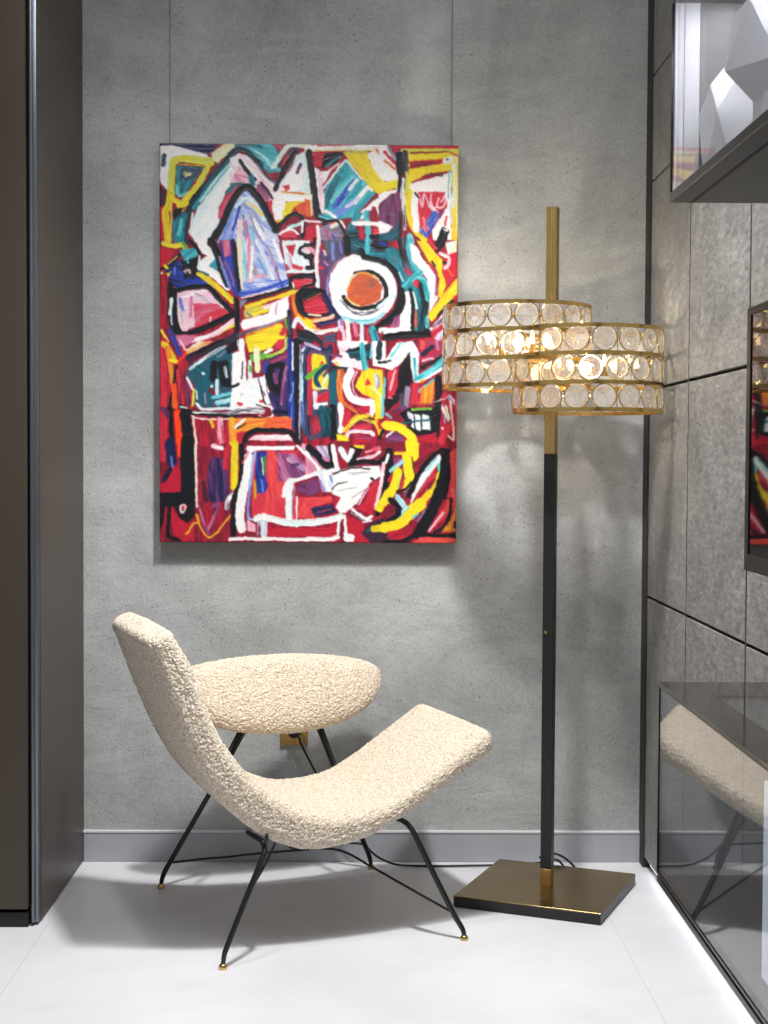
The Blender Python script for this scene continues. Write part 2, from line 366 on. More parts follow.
LEGS = dict(
    b=[(-.205, -.20, .2725), (-.196, -.235, .2685), (-.186, -.262, .262), (-.185, -.275, .247), (-.194, -.285, .228), (-.241, -.310, .143), (-.287, -.328, .050), (-.294, -.330, .034), (-.298, -.331, .010)],
    c=[(.170, -.20, .274), (.176, -.235, .2745), (.184, -.252, .266), (.194, -.265, .246), (.217, -.285, .189), (.271, -.315, .068), (.288, -.323, .036), (.294, -.329, .022), (.296, -.331, .009)],
    a=[(-.070, .245, .447), (-.087, .262, .420), (-.175, .305, .243), (-.262, .334, .082), (-.281, .338, .048), (-.290, .339, .026), (-.293, .339, .010)],
    d=[(.110, .245, .446), (.126, .262, .412), (.171, .292, .322), (.277, .320, .078), (.291, .3222, .046), (.297, .3225, .026), (.300, .3225, .009)])
for k, pts in LEGS.items():
    bm = bmesh.new(); c = catmull(pts, 6); n = len(c)
    tube(bm, c, [.0048+.0022*math.sin(PI*min(1, (i+3)/(n+2)))**.5 for i in range(n)], 12)
    if k == 'b': tube(bm, [(-.186, -.272, .258), (-.184, -.288, .272), (-.184, -.289, .287)], .0042, 10)
    leg = obj('leg', bm, M['black'], CH, True)
    f = pts[-1]; bm = bmesh.new(); lathe(bm, [(.0085, 0), (.0098, .002), (.0098, .006), (.0075, .0105), (.005, .012)], (f[0], f[1], 0), 20)
    fc = obj('foot_cap', bm, M['brass'], leg, True, 40); fc['label'] = 'small round brass foot cap'
bm = bmesh.new()
tube(bm, catmull([(-.262, .333, .068), (-.19, .26, .090), (-.146, .2, .106), (-.083, .08, .141), (-.025, 0, .162), (.03, -.03, .170), (.086, -.055, .163), (.138, -.12, .136), (.2, -.2, .102), (.269, -.313, .066)], 8), .0032, 8)
obj('stretcher', bm, M['black'], CH, True)
bm = bmesh.new()
tube(bm, catmull([(-.232, -.306, .160), (-.184, -.26, .2), (-.14, -.2, .2335), (-.10, -.10, .2275), (-.03, 0, .168), (.05, .10, .150), (.16, .21, .115), (.277, .317, .074)], 8), .0032, 8)
obj('stretcher', bm, M['black'], CH, True)
bm = bmesh.new()   # the frame under the shell that carries the side pad
for s0, z0, s1, z1 in ((-.205, .300, -.095, .430), (.172, .300, .130, .424)):
    tube(bm, catmull([(s0, -.20, z0), (s0, .10, z0-.004), (s0+(s1-s0)*.2, .205, z0+.005), (s1, .262, z1)], 8), .0048, 10)
obj('under_frame', bm, M['black'], CH, True)

# ---------------------------------------------------------------- floor lamp
LX, LY, LA = .4909, 3.8799, -.4034
LP = thing('floor_lamp', 'tall brass and black floor lamp with two overlapping crystal drum shades', 'lamp', (LX, LY, 0), LA)
bm = bmesh.new(); h = .1928; box(bm, -h, h, -h, h, .002, .0275, bev=.001, mi=0, segs=1); obj('base', bm, M['blackbase'], LP)
bm = bmesh.new(); box(bm, -h, h, -h, h, .0276, .030, bev=.0007, mi=0, segs=1); obj('base_top_plate', bm, M['brass_dark'], LP)
q = .0142
bm = bmesh.new(); box(bm, -q, q, -q, q, .0301, .0745, bev=.0008, segs=1); obj('pole_foot', bm, M['brass'], LP)
bm = bmesh.new(); box(bm, -q-.0003, q+.0003, -q-.0003, q+.0003, .0747, 1.166, bev=.0008, segs=1); pb = obj('pole', bm, M['black'], LP); pb['label'] = 'black square lower pole'
bm = bmesh.new(); box(bm, -q, q, -q, q, 1.1662, 1.806, bev=.0008, segs=1); pg = obj('pole', bm, M['brass'], LP); pg['label'] = 'brass square upper pole'
bm = bmesh.new()
tube(bm, [(-.004, -q-.0002, .700), (-.004, -q-.006, .700)], .0042, 14); obj('switch_button', bm, M['brass'], LP, True, 40)
bm = bmesh.new(); tube(bm, [(-q-.0002, 0, .10), (-q-.008, 0, .10)], .003, 12); obj('grub_screw', bm, M['black'], LP, True, 40)
DR, DH, NT = .1935, .215, 3
def crystal_mesh(r=.0302, th=.0032):
    bm = bmesh.new(); seg = 28; prof = [(.999, 0), (.96, .5), (.88, .82), (.80, .95), (.3, 1.0)]
    rings = []
    for s in (1, -1):
        for f, z in (prof if s > 0 else prof[1:]):
            rings.append((s, [bm.verts.new((r*f*math.cos(2*PI*k/seg), s*th*z, r*f*math.sin(2*PI*k/seg))) for k in range(seg)]))
    front = [rg for s, rg in rings if s > 0]; back = [front[0]]+[rg for s, rg in rings if s < 0]
    for L_ in (front, back):
        for a, b in zip(L_[:-1], L_[1:]):
            for k in range(seg): bm.faces.new((a[k], a[(k+1) % seg], b[(k+1) % seg], b[k]))
        bm.faces.new(L_[-1])
    bmesh.ops.recalc_face_normals(bm, faces=bm.faces)
    me = bpy.data.meshes.new('crystal'); bm.to_mesh(me); bm.free(); me.materials.append(M['crystal']); me.polygons.foreach_set('use_smooth', [True]*len(me.polygons)); return me
CRY = crystal_mesh()
def drum(cx, cy, z0, phase, other, label):
    NC = 18; sp = 2*PI/NC; tier = DH/NT
    bm = bmesh.new()
    for k in range(NT+1):         # hoops
        zc = z0+k*tier; zc = min(max(zc, z0+.004), z0+DH-.004); sg = 72
        v = [[bm.verts.new((cx+rr*math.cos(2*PI*i/sg), cy+rr*math.sin(2*PI*i/sg), zc+dz)) for i in range(sg)] for rr, dz in ((DR+.0015, -.0050), (DR+.0015, .0050), (DR-.0035, .0050), (DR-.0035, -.0050))]
        for i in range(sg):
            for a in range(4): bm.faces.new((v[a][i], v[a][(i+1) % sg], v[(a+1) % 4][(i+1) % sg], v[(a+1) % 4][i]))
    spots = []
    for k in range(NT):
        zc = z0+(k+.5)*tier
        for i in range(NC):
            a = phase+(i+(.5 if k == 1 else 0))*sp; p = Vector((cx+(DR-.001)*math.cos(a), cy+(DR-.001)*math.sin(a)))
            d = abs((p-Vector(other[:2])).length-DR)
            if d < .022 and other[2] < zc+.026 and zc-.026 < other[2]+DH: continue
            spots.append((a, p, zc))
            T = Vector((-math.sin(a), math.cos(a), 0)); c0 = Vector((p.x, p.y, zc)); rr = .0312
            tube(bm, [c0+T*rr*math.cos(2*PI*j/24)+Vector((0, 0, rr*math.sin(2*PI*j/24))) for j in range(25)], .0015, 6, cap=False)
            for s in (1, -1): tube(bm, [c0+Vector((0, 0, s*rr)), c0+Vector((0, 0, s*(tier/2-.003)))], .0018, 6)
            a2 = a+sp/2; q2 = Vector((cx+DR*math.cos(a2), cy+DR*math.sin(a2), zc)); bmesh.ops.create_icosphere(bm, subdivisions=1, radius=.0034, matrix=Matrix.Translation(q2))
            for s in (1, -1): tube(bm, [c0+T*s*rr, c0+T*s*(rr+.0035)], .0014, 6)
    for i in range(6):           # upright ties between the hoops
        a = phase+sp*.5+i*2*PI/6; x, y = cx+(DR-.002)*math.cos(a), cy+(DR-.002)*math.sin(a); tube(bm, [(x, y, z0+.002), (x, y, z0+DH-.002)], .0013, 6)
    D = obj('drum_shade', bm, M['gold'], LP, True, 40); D['label'] = label
    for a, p, zc in spots:
        c = bpy.data.objects.new('crystal', CRY); COL.objects.link(c); c.parent = D; c.location = (p.x, p.y, zc); c.rotation_euler = (0, 0, a-PI/2)
    # inner carrier: spokes to the pole, sockets and bulbs
    bm = bmesh.new(); zc = z0+DH*.5; sx = 1 if cx > 0 else -1
    tube(bm, [(cx-sx*.07, 0, zc), (sx*.0146, 0, zc)], .005, 10)
    for j in range(4):
        a = PI/4+j*PI/2; tube(bm, [(cx, cy, zc), (cx+.085*math.cos(a), cy+.085*math.sin(a), zc)], .0035, 8)
        tube(bm, [(cx+.085*math.cos(a), cy+.085*math.sin(a), zc-.016), (cx+.085*math.cos(a), cy+.085*math.sin(a), zc+.006)], .009, 14)
    tube(bm, [(cx-sx*.07, 0, zc), (cx, 0, zc)], .005, 10)
    car = obj('bulb_carrier', bm, M['brass'], LP, True, 40)
    for j in range(4):
        a = PI/4+j*PI/2; x, y = cx+.085*math.cos(a), cy+.085*math.sin(a)
        bm = bmesh.new(); lathe(bm, [(.003, 0), (.0042, .005), (.0045, .014), (.0040, .024), (.0022, .029), (.0006, .030)], (x, y, zc+.0062), 14)
        obj('bulb', bm, M['bulb'], LP, True)
    l = bpy.data.lights.new('lamp_glow', 'POINT'); l.energy = LAMP_W; l.color = (1, .86, .66); l.shadow_soft_size = .008
    lo = bpy.data.objects.new('lamp_glow', l); COL.objects.link(lo); lo.parent = LP; lo.location = (cx, cy, zc+.01)
LAMP_W = 6.5
dA = (-.095, 0, 1.336); dB = (.095, 0, 1.272)
drum(dA[0], dA[1], dA[2], -PI/2+.02+.4034, dB, 'upper left crystal drum')
drum(dB[0], dB[1], dB[2], -PI/2+.07+.4034, dA, 'lower right crystal drum')

# ---------------------------------------------------------------- socket and cable
t = thing('wall_socket', 'small brass wall socket on the grey plaster behind the chair', 'socket', (-.1925, YB, .372))
bm = bmesh.new(); box(bm, -.0395, .0395, -.009, -.0005, -.038, .040, bev=.002); obj('socket_plate', bm, M['brass_dark'], t)
bm = bmesh.new(); tube(bm, [(0, -.0092, .002), (0, -.012, .002)], .019, 24); obj('socket_insert', bm, M['cable'], t, True, 40)
bm = bmesh.new()
path = [(-.1925, 4.178, .374), (-.180, 4.158, .372), (-.168, 4.150, .345), (-.140, 4.150, .290), (-.075, 4.155, .170), (.005, 4.155, .070), (.040, 4.152, .034), (.075, 4.150, .016), (.11, 4.150, .0065), (.194, 4.148, .0045), (.279, 4.150, .005), (.369, 4.152, .006), (.44, 4.150, .008), (.508, 4.14, .018), (.53, 4.11, .050), (.560, 4.098, .046), (.595, 4.10, .015), (.570, 4.115, .0048), (.535, 4.12, .008), (.522, 4.09, .035), (.545, 4.082, .040), (.565, 4.085, .018), (.560, 4.080, .0125), (.5645, 4.068, .0125)]
tube(bm, catmull(path, 8), .0032, 8)
tube(bm, [(-.1925, 4.2035, .374), (-.1925, 4.176, .374)], .013, 20)
tag(obj('power_cable', bm, M['cable'], None, True, 60), 'thin black power cable running along the wall foot from socket to floor lamp', 'cable')

# ---------------------------------------------------------------- painting
ART = r"""
0 16 4 0.6 -4.5 -3 318.1 -6.2 325.4 412.9 -5.5 414.7
0 8 9 0.6 5.7 117 37.2 116.8 54 142.7 5.7 143.1
0 8 8 0.6 -1.4 -0.9 62.1 -1.5 53.8 7.9 47.6 11.1 11.1 2.6 0.7 4.3
0 0 0 0.6 0.7 3.3 11.1 2.1 47.6 10.6 49.6 14.3 16.3 14.1 11.1 23 9.5 49.1 5.8 45 0.6 38.8
1 29 29 4.2 5.1 12.6 4 21.5
0 17 17 0.6 -1.5 40.9 6.9 47.1 8.9 59.6 2.7 64.8 -1.5 65.9
0 4 16 0.6 -1.5 64.9 6.9 61.7 4.7 99.3 -1.6 99.3
0 6 7 0.6 17.9 22.9 44.4 24.2 29.8 45.8 21.5 54.2 15.2 49.1
0 29 29 0.6 21.5 24.5 41.3 25.8 36.1 34.2 26.7 38.5 21.5 35.4
1 25 18 4 25.7 30.2 29.8 31.2
1 28 28 1.6 26.7 33.3 31.4 30.1
1 23 23 3 17.8 42.8 19.9 52.2 29.8 48.9
1 1 1 1.2 31.9 22.3 45.5 24.2
1 7 7 1.6 22 31.2 22.7 49
1 2 25 6.8 12.1 51.2 13 28.2 15.8 18.2 26.7 16 51.7 19.5
1 2 25 6.1 49.7 21.6 39.2 40.5 22 61
1 25 25 1.6 9 49.1 11.1 24 17.4 13.5 53.8 14.7
1 3 3 1.2 18.9 20.8 44.4 22.7
0 27 25 0.6 51.7 10.1 66.3 -0 78.8 -0.1 78.8 4 62.2 16.2 59 20.4 53.8 17.3
0 6 7 0.6 78.8 2.5 78.8 14 35.1 67.7 28.8 59.4 53.8 30.9
1 1 7 5.4 75.7 7.2 62.2 23 46.5 41.5 35.1 55.1 30.4 64.6 26.7 80.3 25.1 98.1
0 0 20 0.6 78.8 11.9 39.2 63.5 34 76 29.3 88.6 36.1 99 55 98.8 62.3 80 59.6 64.3 68.5 46.5 78.9 35.9
1 23 20 2.8 74.7 16.6 54.9 38.2 41.3 57.7
1 20 20 2.3 34 69.8 31.9 83.4
0 5 13 0.6 60.1 63.3 77.8 38 77.9 50.6 62.3 78.9 58.6 73.7
1 18 7 4.7 68.5 48.6 78.9 38
1 2 3 7 11 51.2 8.9 63.7 6.3 70 8.9 97.2
1 2 2 5.8 13.1 55.3 19.4 59.5 22 65.2 26.7 59.4
1 25 25 1.6 12.6 63.7 11.5 97.1
0 1 1 0.6 15.7 65.8 25.7 63.6 20.4 72 15.2 77.3 13.1 72.1
0 6 7 0.6 14.2 77.3 26.7 66.7 27.7 71.9 24.1 85.5 25.6 99.1 13.6 98.2
1 23 23 2.8 19.4 90.8 22.5 76.2
0 6 23 0.6 76.7 0.4 112.1 -1 119.4 8.3 118.4 19.8 122.6 27.1 110.1 29.3 99.7 21.1 89.2 8.6 76.7 6.7
1 23 23 2.6 91.3 4.4 104.9 12.7 116.4 20.9
1 7 7 3 76.7 2.5 91.3 1.3 101.7 3.3
1 20 20 1.6 96.5 7.5 107 15.8 112.2 25.1
1 7 7 1.9 93.4 11.7 104.9 20
0 22 5 0.6 112.1 0 126.7 -0.1 124.6 7.2 121.5 11.5 118.4 4.2
1 7 1 5.1 70.5 12 77.8 6.1 86.1 7.6 95.5 15.9 101.8 23.1
0 0 14 0.6 70.5 15.1 79.8 9.8 88.2 11.8 98.6 22.1 116.5 39.7 124.8 43.8 124.9 62.7 122.9 75.2 116.6 77.4 112.4 62.8 101.9 46.1 89.3 41 81 40.1 70.5 40.2
0 14 13 0.6 72.6 38.1 79.9 22.3 89.3 31.6 90.4 37.9 83.1 40.1
1 13 13 1.4 76.8 30.7 88.3 33.7
1 1 1 3.5 80.9 17.1 84.1 22.3 90.3 30.6 95.6 35.8
1 6 7 5.4 91.9 32.7 94 40
1 18 7 3.5 72.6 41.2 84.1 40
0 22 13 0.6 96.6 41 103.9 39.9 111.3 54.4 106.1 58.7
1 1 1 2.3 101.8 38.8 108.1 46.1 113.4 54.4
1 5 4 4.2 111.3 58.6 112.4 69
1 27 20 4.7 114.3 23 124.6 7.2 132.9 0.9 150.4 2.8
1 1 19 4.2 120.5 21.9 131.9 7.2 137.1 5
1 5 5 4.4 124.7 20.3 128.8 13.5
1 1 1 5.1 116.3 45 120.6 37.6 125.8 24 136.1 8.2
1 18 18 1.4 124.8 35.5 135.1 15.5
0 20 0 0.6 137.1 11.3 150.4 4.9 153.1 54 122.8 50.1 119.6 40.8 133 22.8
0 0 0 0.6 120.7 48.1 128.9 30.2 138.2 16.5 143.5 22.7 143.6 43.7 133.2 47.9
1 22 21 3.5 138.3 28 141.4 20.7
1 1 18 2.8 99.2 22.1 106 31.5 115.4 38.7
1 23 20 3 147.6 12.2 149.3 43.6
0 5 5 0.6 123.2 41.8 130 40.7 131.1 44.8 126.9 47
1 3 11 1.9 122.8 48 150.8 49.9
0 2 3 0.6 123.9 60.6 133.2 54.2 150.8 56.1 150.8 62.4 135.4 62.6 131.2 71 122.9 79.4 115.6 77.4 120.8 71.1
0 5 11 0.6 135.4 62.6 147.9 55.1 150.9 70.8 141.7 70.9
0 0 0 0.6 116.5 48.1 153.1 51.9 152.1 57.2 127 57.4 122.9 75.2 115.6 75.3 112.4 62.8
0 15 10 0.6 70.6 63.2 78.9 46.4 89.3 45.2 96.7 52.5 116.7 85.7 120.9 98.2 58.1 98.8 64.4 86.2
0 10 15 0.6 62.3 90.4 76.9 61 85.2 52.6 91.5 54.6 79 69.4 72.8 98.7 58.1 98.8
1 20 20 3.5 76.9 63.1 86.2 54.7 94.6 58.8 105.1 75.4
1 2 28 3.3 88.3 58.8 93.6 60.9 102 71.2
1 18 18 0.9 85.2 60.9 93.6 67.1 105.2 87.9
1 9 9 2.3 73.8 86.1 81 63.1
1 28 14 5.1 80.1 98.6 81.1 77.7
1 13 32 4.7 88.5 96.4 86.3 78.7
1 23 23 2.6 92.6 82.8 95.8 98.5
1 0 0 3.3 105.2 96.3 94.7 75.5
1 1 1 0.8 83.7 70.4 84.2 75.6
1 32 32 1.9 101 96.3 91.5 73.4
1 1 1 6.8 52.9 96.8 63.3 80 70.6 63.2 77.9 50.6 86.2 43.2 92.5 46.2 101.9 57.6 110.3 73.3 116.7 85.7
1 1 1 3.7 117.7 85.7 124 77.3 132.3 70.4 137.5 69.9 142.8 74 145.4 82.3 146 89.7
0 5 14 0.6 119.8 89.9 129.2 82.5 137.6 89.7 137.7 92.9 120.9 93
1 23 20 3.5 129.2 83.5 141.8 79.2
1 0 0 2.1 119.8 89.9 131.3 84.6 139.7 89.7
1 1 1 4 142.9 91.3 154.4 92.2
1 0 0 2.3 143.8 77.1 142.9 87.6
0 5 5 0.6 147 83.4 154.3 82.3 154.4 89.6 147.6 88.6
0 0 28 0.6 145.4 0.8 185 0.4 228.7 -1.1 228.8 6.2 145.5 8.1
1 25 25 1.2 145.5 7 185 6.1 214.2 6.3
1 4 4 0.9 158.9 1.7 197.5 0.4
0 20 27 0.6 145.5 8.1 151.7 9.1 152 49.9 145.7 49.9
0 4 4 0.6 151.7 8 185 6.6 180 22.4 153.9 21.6
0 1 1 0.6 165.3 8.9 185 7.7 176.8 20.3 162.2 23.6
1 6 6 1.9 166.4 22.5 180.9 11.9
0 6 23 0.6 163.5 49.7 185.1 15 208.3 39.9 216.7 48.2 195 72.5 180.4 74.7 164.7 74.8
1 7 6 7 166.7 60.2 169.8 51.8 181 26.6
1 23 23 4.2 172.9 57 194.6 31.7
1 10 9 5.8 176.1 62.2 183.3 51.6 195.7 36.9
1 9 9 3.5 179.2 60.1 184.4 51.6
1 10 10 7 177.2 70.5 193.8 57.8
1 0 0 4 195.9 57.8 208.3 43 212.5 45.1
1 20 20 4.2 190.6 44.3 197.8 35.8
1 6 6 3 196 66.2 210.5 51.4
1 23 23 3.5 204.1 39.9 208.2 35.7
1 6 6 2.8 180 30.8 189.4 24.4
1 15 15 3.5 187.6 62.1 200.1 53.6
0 0 14 0.6 153.9 21.6 162.3 26.7 172.7 26.6 163.4 41.4 165.6 53.9 165.7 68.6 159.5 70.7 156.1 45.6
1 0 0 1.9 161.3 33 179.9 19.2
1 0 20 2.3 164.5 43.5 176.9 27.6 186.7 16.6 195.6 26.4 204.1 34.7
1 20 20 1.2 186.1 16 210.4 39.9
0 2 3 0.6 185 8.7 208 8.5 213.3 22.1 225.8 36.6 229.2 47 218.8 49.2 210.4 42 199.8 29.5 189.3 16
0 0 0 0.6 208 8.5 218.3 5.3 225.6 24 229.1 36.6 222.8 35.6 213.3 23.1
1 25 25 1.4 184 8.2 207.9 8
1 11 5 2.3 217.3 5.3 227.8 17.7
1 14 14 2.8 222.5 4.2 227.8 10.4
1 1 1 6.3 149.6 8 152.9 30 156.2 54 159.5 70.7 165.8 78
1 6 23 4 161.6 71.7 172 73.7
1 0 0 3 166.8 66.5 176.2 72.6
0 11 31 0.6 145.8 54.1 152 56.1 153.2 72.9 145.9 71.9
1 27 27 1.6 146.8 49.9 153.1 50.9
1 27 27 1.9 152 54 153.2 70.8
0 0 0 0.6 195 72.5 217.8 53.4 229.3 49.1 229.4 59.6 210.6 66 204.5 74.5 195.1 76.7
0 6 7 0.6 185.8 89.3 196 68.3 204.4 68.2 195.2 85 187.9 95.6
0 4 16 0.6 212.7 61.8 221 61.8 219.1 76.4 212.8 74.4
1 0 0 2.6 217.9 61.8 223.3 78.5
1 6 23 5.8 207.5 68.2 209.9 95.4
0 22 17 0.6 222 53.4 229.3 51.2 229.5 68 223.2 68
0 4 4 0.6 146 82.3 158.5 81.2 160.7 97.9 146.1 98
1 0 14 2.1 145.9 76.1 164.8 78
1 0 0 3.5 158.5 82.2 160.7 97.9
0 32 19 0.6 160.6 82.2 171 79 185.7 82 184.8 97.7 162.8 97.9
1 28 0 4 173.2 82.1 181.5 77.8 184.7 83
1 1 1 2.6 163.7 79 177.3 75.8 186.8 89.3
1 9 9 1.4 173.2 89.4 176.4 95.7
1 5 5 1.4 166.9 85.3 171.2 95.7
0 7 1 0.6 187.8 85.1 204.6 84.9 204.7 97.5 187.9 97.6
0 4 4 0.6 200.4 83.9 205.6 83.9 205.7 93.3 200.5 95.4
1 0 0 4.4 195.1 78.7 212.9 78.6 229.6 81.6
0 5 5 0.6 214 83.8 229.7 84.7 229.8 92 214 90.1
1 1 1 5.8 213 92.2 229.8 92.6
0 0 0 0.6 219.1 3.2 227.4 1 239.2 26 239.4 44.8 230 38.6 221.5 26.2
1 5 4 2.8 225.4 7.3 234.9 17.7
1 18 15 3.5 229.5 3.1 237 15.5
1 12 11 2.1 225.5 15.7 237.1 25
0 4 4 0.6 233.7 0.9 301.3 0.2 301.5 8.6 233.8 7.2
0 2 2 0.6 219.5 38.7 239.3 34.4 239.4 41.7 232.1 44.9 219.6 48.2
0 0 0 0.6 219.7 49.2 239.4 43.8 236.4 49.1 226 57.5 219.8 59.7
0 22 17 0.6 219.8 59.7 232.2 49.1 240.5 46.9 241 84.6 234.8 88.9 219.9 74.3
1 19 19 1.2 226.1 68 237.7 70
0 0 0 0.6 219.9 75.4 226.3 78.5 234.7 81.5 228.5 87.9 220.1 89
0 2 3 0.6 240 7.1 246.2 3.9 300.4 3.4 301.6 17 298.7 94.6 293.4 94.6 292.4 25.5 267.4 28.9 252.9 37.4 249.9 46.8 248.1 67.8 244.8 53.2 248.6 28 247.3 9.2
0 4 16 0.6 250.5 16.5 283.9 14 283.9 18.2 250.6 23.8
1 16 16 1.4 251.5 8.1 292.1 6.6
1 2 2 4.7 250.5 12.3 283.8 10.9
1 0 20 6.5 287 16.1 292.2 13.9
1 5 5 1.6 292.1 7.7 299.4 10.7
1 22 22 2.1 288 14 289.3 14
1 25 25 2.3 243.1 5 283.7 5.1 300.4 5.5
1 27 27 2.3 294.3 12.9 297.4 11.8 299 18.1
0 0 0 0.6 251.9 38.4 284.1 29.7 292.4 26.5 293.4 94.6 274.6 94.8 270 67.6 259.9 88.6 251.2 69.9 248.9 48.9
1 20 27 4.4 294.4 19.2 296.7 35.9 294 61.1
1 2 3 2.3 299 19.1 300.3 94.5
1 27 27 1.6 297.4 17 298.6 88.3
1 23 23 1.6 290.3 25.5 289.7 52.7
0 5 4 0.6 259.3 46.7 286.4 46.5 288.7 61.1 282.6 69.6 268.3 94.8 262 94.9 259.6 65.6
1 14 0 1.6 260.4 49.9 263.7 61.4 265.6 48.8 271 61.3 272.9 48.7
1 14 0 1.6 272 57.1 276.2 63.3 280.3 52.8 278.3 61.2 284.6 61.2 287.5 49.6 282.4 55.9
1 0 14 3 271 61.3 278.4 67.5
1 9 10 9.3 276.3 70.7 265.1 89.6
1 14 5 4.2 264.9 73.9 268.2 84.4
1 22 22 3.5 280.5 71.7 284.6 65.4
1 1 1 5.1 284.9 84.2 280.9 94.7
1 1 1 4.2 289.1 86.3 285.1 96.8
1 0 0 1.6 284.9 83.2 289.1 85.2
1 5 5 1.9 287.9 71.6 286.9 80
1 15 15 1.9 291.9 61.1 293.2 77.8
1 1 1 0.9 271.6 28.3 283.1 30.8 283 27.7
1 1 1 1.9 256.2 47.8 260.4 53
1 2 3 5.4 250.9 46.8 249.7 67.8 255.6 84.5 266.2 94.8
1 0 0 5.8 255.2 53.1 257.7 84.5
1 1 1 7.5 240.6 10.3 241.2 19.7 241.3 27
1 1 1 3.5 241.3 29.1 240.5 44.8
1 19 26 5.8 246.3 8.1 247 28
1 20 20 3 244.5 34.3 242.7 53.2
1 0 18 4.2 243.6 44.8 244.9 67.8
1 1 26 2.8 241.8 67.8 241.1 95.1
1 20 1 2.8 245.9 61.5 246.2 84.6
1 25 25 2.8 248.1 28 247.3 46.9
0 7 1 0.6 220.1 89 232.6 86.8 239.8 76.2 240.1 95.1 220.2 97.4
1 23 23 5.8 251.5 90.8 252.7 97.1
0 4 4 0.6 -0.5 103.5 16.2 105.5 8.9 124.3 -0.6 128.6
1 2 25 5.4 4.7 100.3 16.2 102.3 23.5 101.2 27.7 107.4
1 25 24 4.7 23.6 100.2 28.8 108.5
0 6 23 0.6 20.4 106.5 37.2 103.2 39.3 111.5 30.9 117.9 26.7 121
1 1 1 3 29.8 97 37.2 104.2 41.4 112.5
0 1 1 0.6 22.5 117.9 41.4 112.5 39.3 126.1 35.1 133.5 24.6 134.6 19.3 127.4
1 26 1 7 22.5 124.2 33 131.4
1 28 13 2.3 25.6 128.4 29.8 126.2 30.9 129.3
1 23 23 2.3 28.8 114.7 28.8 118.9
1 1 1 3.3 1.5 125.4 11 120.1 20.4 111.7
1 25 25 1.1 8.9 121.2 18.3 112.7
1 2 27 2.8 2.6 129.6 4.6 131.7
1 2 2 3.5 7.8 131.6 12 129.5
1 2 2 2.8 5.7 122.3 7.8 124.3
0 9 8 0.6 14.1 122.2 22.5 120 24.6 135.7 37.2 135.6 49.8 138.6 47.7 142.8 16.2 145.1 10.9 131.6
1 10 10 1.6 15.7 124.3 15.7 131.6
1 4 16 8.2 4.6 133.8 4.6 176.6 6.7 187
1 1 1 5.8 10.9 141 11.9 176.5 16.1 189
1 0 0 9.1 41.4 96.9 45.5 105.2 53.9 112.4 42.4 123 54 129.2 68.7 141.6
1 20 20 2.3 40.3 112.6 39.8 124
1 2 3 5.8 40.3 130.3 54 139.6 74 157.2
1 7 7 1.9 40.3 127.2 49.8 131.3
0 6 6 0.6 49.8 121.9 57.1 114.5 60.2 122.8 58.2 127
1 1 1 7 51.8 96.8 58.1 109.3 62.3 123.9 68.7 140.5
0 9 21 0.6 60.2 96.7 75.9 96.6 79.2 153 68.7 141.6
0 5 13 0.6 62.3 96.7 70.7 96.6 71.8 111.2 65.5 113.4
1 10 32 3 60.2 113.4 70.8 143.6
1 21 32 2.8 66.5 117.5 75 141.5
0 14 0 0.6 15.1 148.3 47.7 144.9 70.8 167.7 47.7 178.3 23.5 187.9 17.2 180.6
0 5 13 0.6 34 159.6 58.2 159.4 70.8 168.7 45.6 179.4 36.1 183.6
1 32 0 3.5 37.2 151.2 51.9 157.4
1 9 10 3.3 20.9 155.5 23.5 166
1 18 20 2.3 20.4 161.8 24.6 176.4
1 28 14 3.5 25.6 176.4 26.7 185.8
1 13 13 3 31.9 153.4 31.9 172.2
1 0 0 1.4 50.9 178.3 51.9 173.1
1 5 5 3.5 42.4 175.2 62.4 165.7
1 1 1 4.9 15.1 147.2 37.2 142.9 49.8 143.8 60.3 155.2 74 168.7
1 1 1 5.8 15.1 147.2 16.1 176.5 22.4 190 39.3 186.7 72.9 170.8
1 0 20 3.5 12.5 155.6 10.9 170.3
1 15 15 1.9 11.9 170.2 13 180.7
1 2 3 4.2 54 190.8 68.8 183.4 78.2 180.2
1 0 14 4.7 29.8 197.3 54 190.8 78.2 173.9
1 2 27 3 2.4 187 8.7 197.4
1 21 9 4.7 10.9 185.9 16.1 199.5
0 13 5 0.6 16.1 191.1 39.3 190.9 29.8 201.4 19.3 201.5
0 26 26 0.6 54 201.2 79.3 186.4 79.3 201
0 15 10 0.6 80.1 96.5 118.8 96.2 125.2 117 129.5 135.8 130.6 143.1 81.3 153 78.1 117.4
1 28 27 4.7 80.1 96.5 82.3 142.5
1 1 8 4.2 73.8 96.6 77 121.6 80.2 146.7
1 13 14 5.1 89.5 96.4 89.6 127.8 91.7 136.1
1 23 20 3.5 85.3 99.6 86.5 134.1
1 0 0 2.6 93.7 102.7 91.7 134.1
0 18 28 0.6 94.8 119.4 101.2 130.8 93.8 131.9
1 23 10 3 99 114.1 107.5 129.7
1 0 15 4.2 97.9 96.4 110.6 123.4 114.8 135.9
1 32 15 3.5 108.4 102.5 116.9 123.4 119 135.9
1 0 0 3.5 114.6 96.2 123.1 117.1
1 14 13 3 95.9 133 107.5 130.8
1 15 10 3.5 86.5 140.4 102.3 138.1 121.1 136.9
1 9 10 5.1 82.3 149.8 102.3 145.5 121.2 140.1 129.5 136.9
1 0 0 1.2 82.4 154 108.6 147.5 117 144.3
1 21 21 1.2 116.9 122.3 121.1 135.9
1 8 9 2.3 121.1 135.9 123.3 142.1
1 1 1 3.5 82.4 157.1 108.6 150.6 120.1 146.4 132.7 143.1
1 1 1 5.1 77.1 155.1 78.2 165.5 78.2 186.4
0 18 18 0.6 80.3 156.1 89.7 155 81.3 164.5
0 2 3 0.6 84.5 161.3 120.2 150.5 133.8 145.2 144.3 145.1 129.6 152.5 114.9 154.8 87.7 167.5
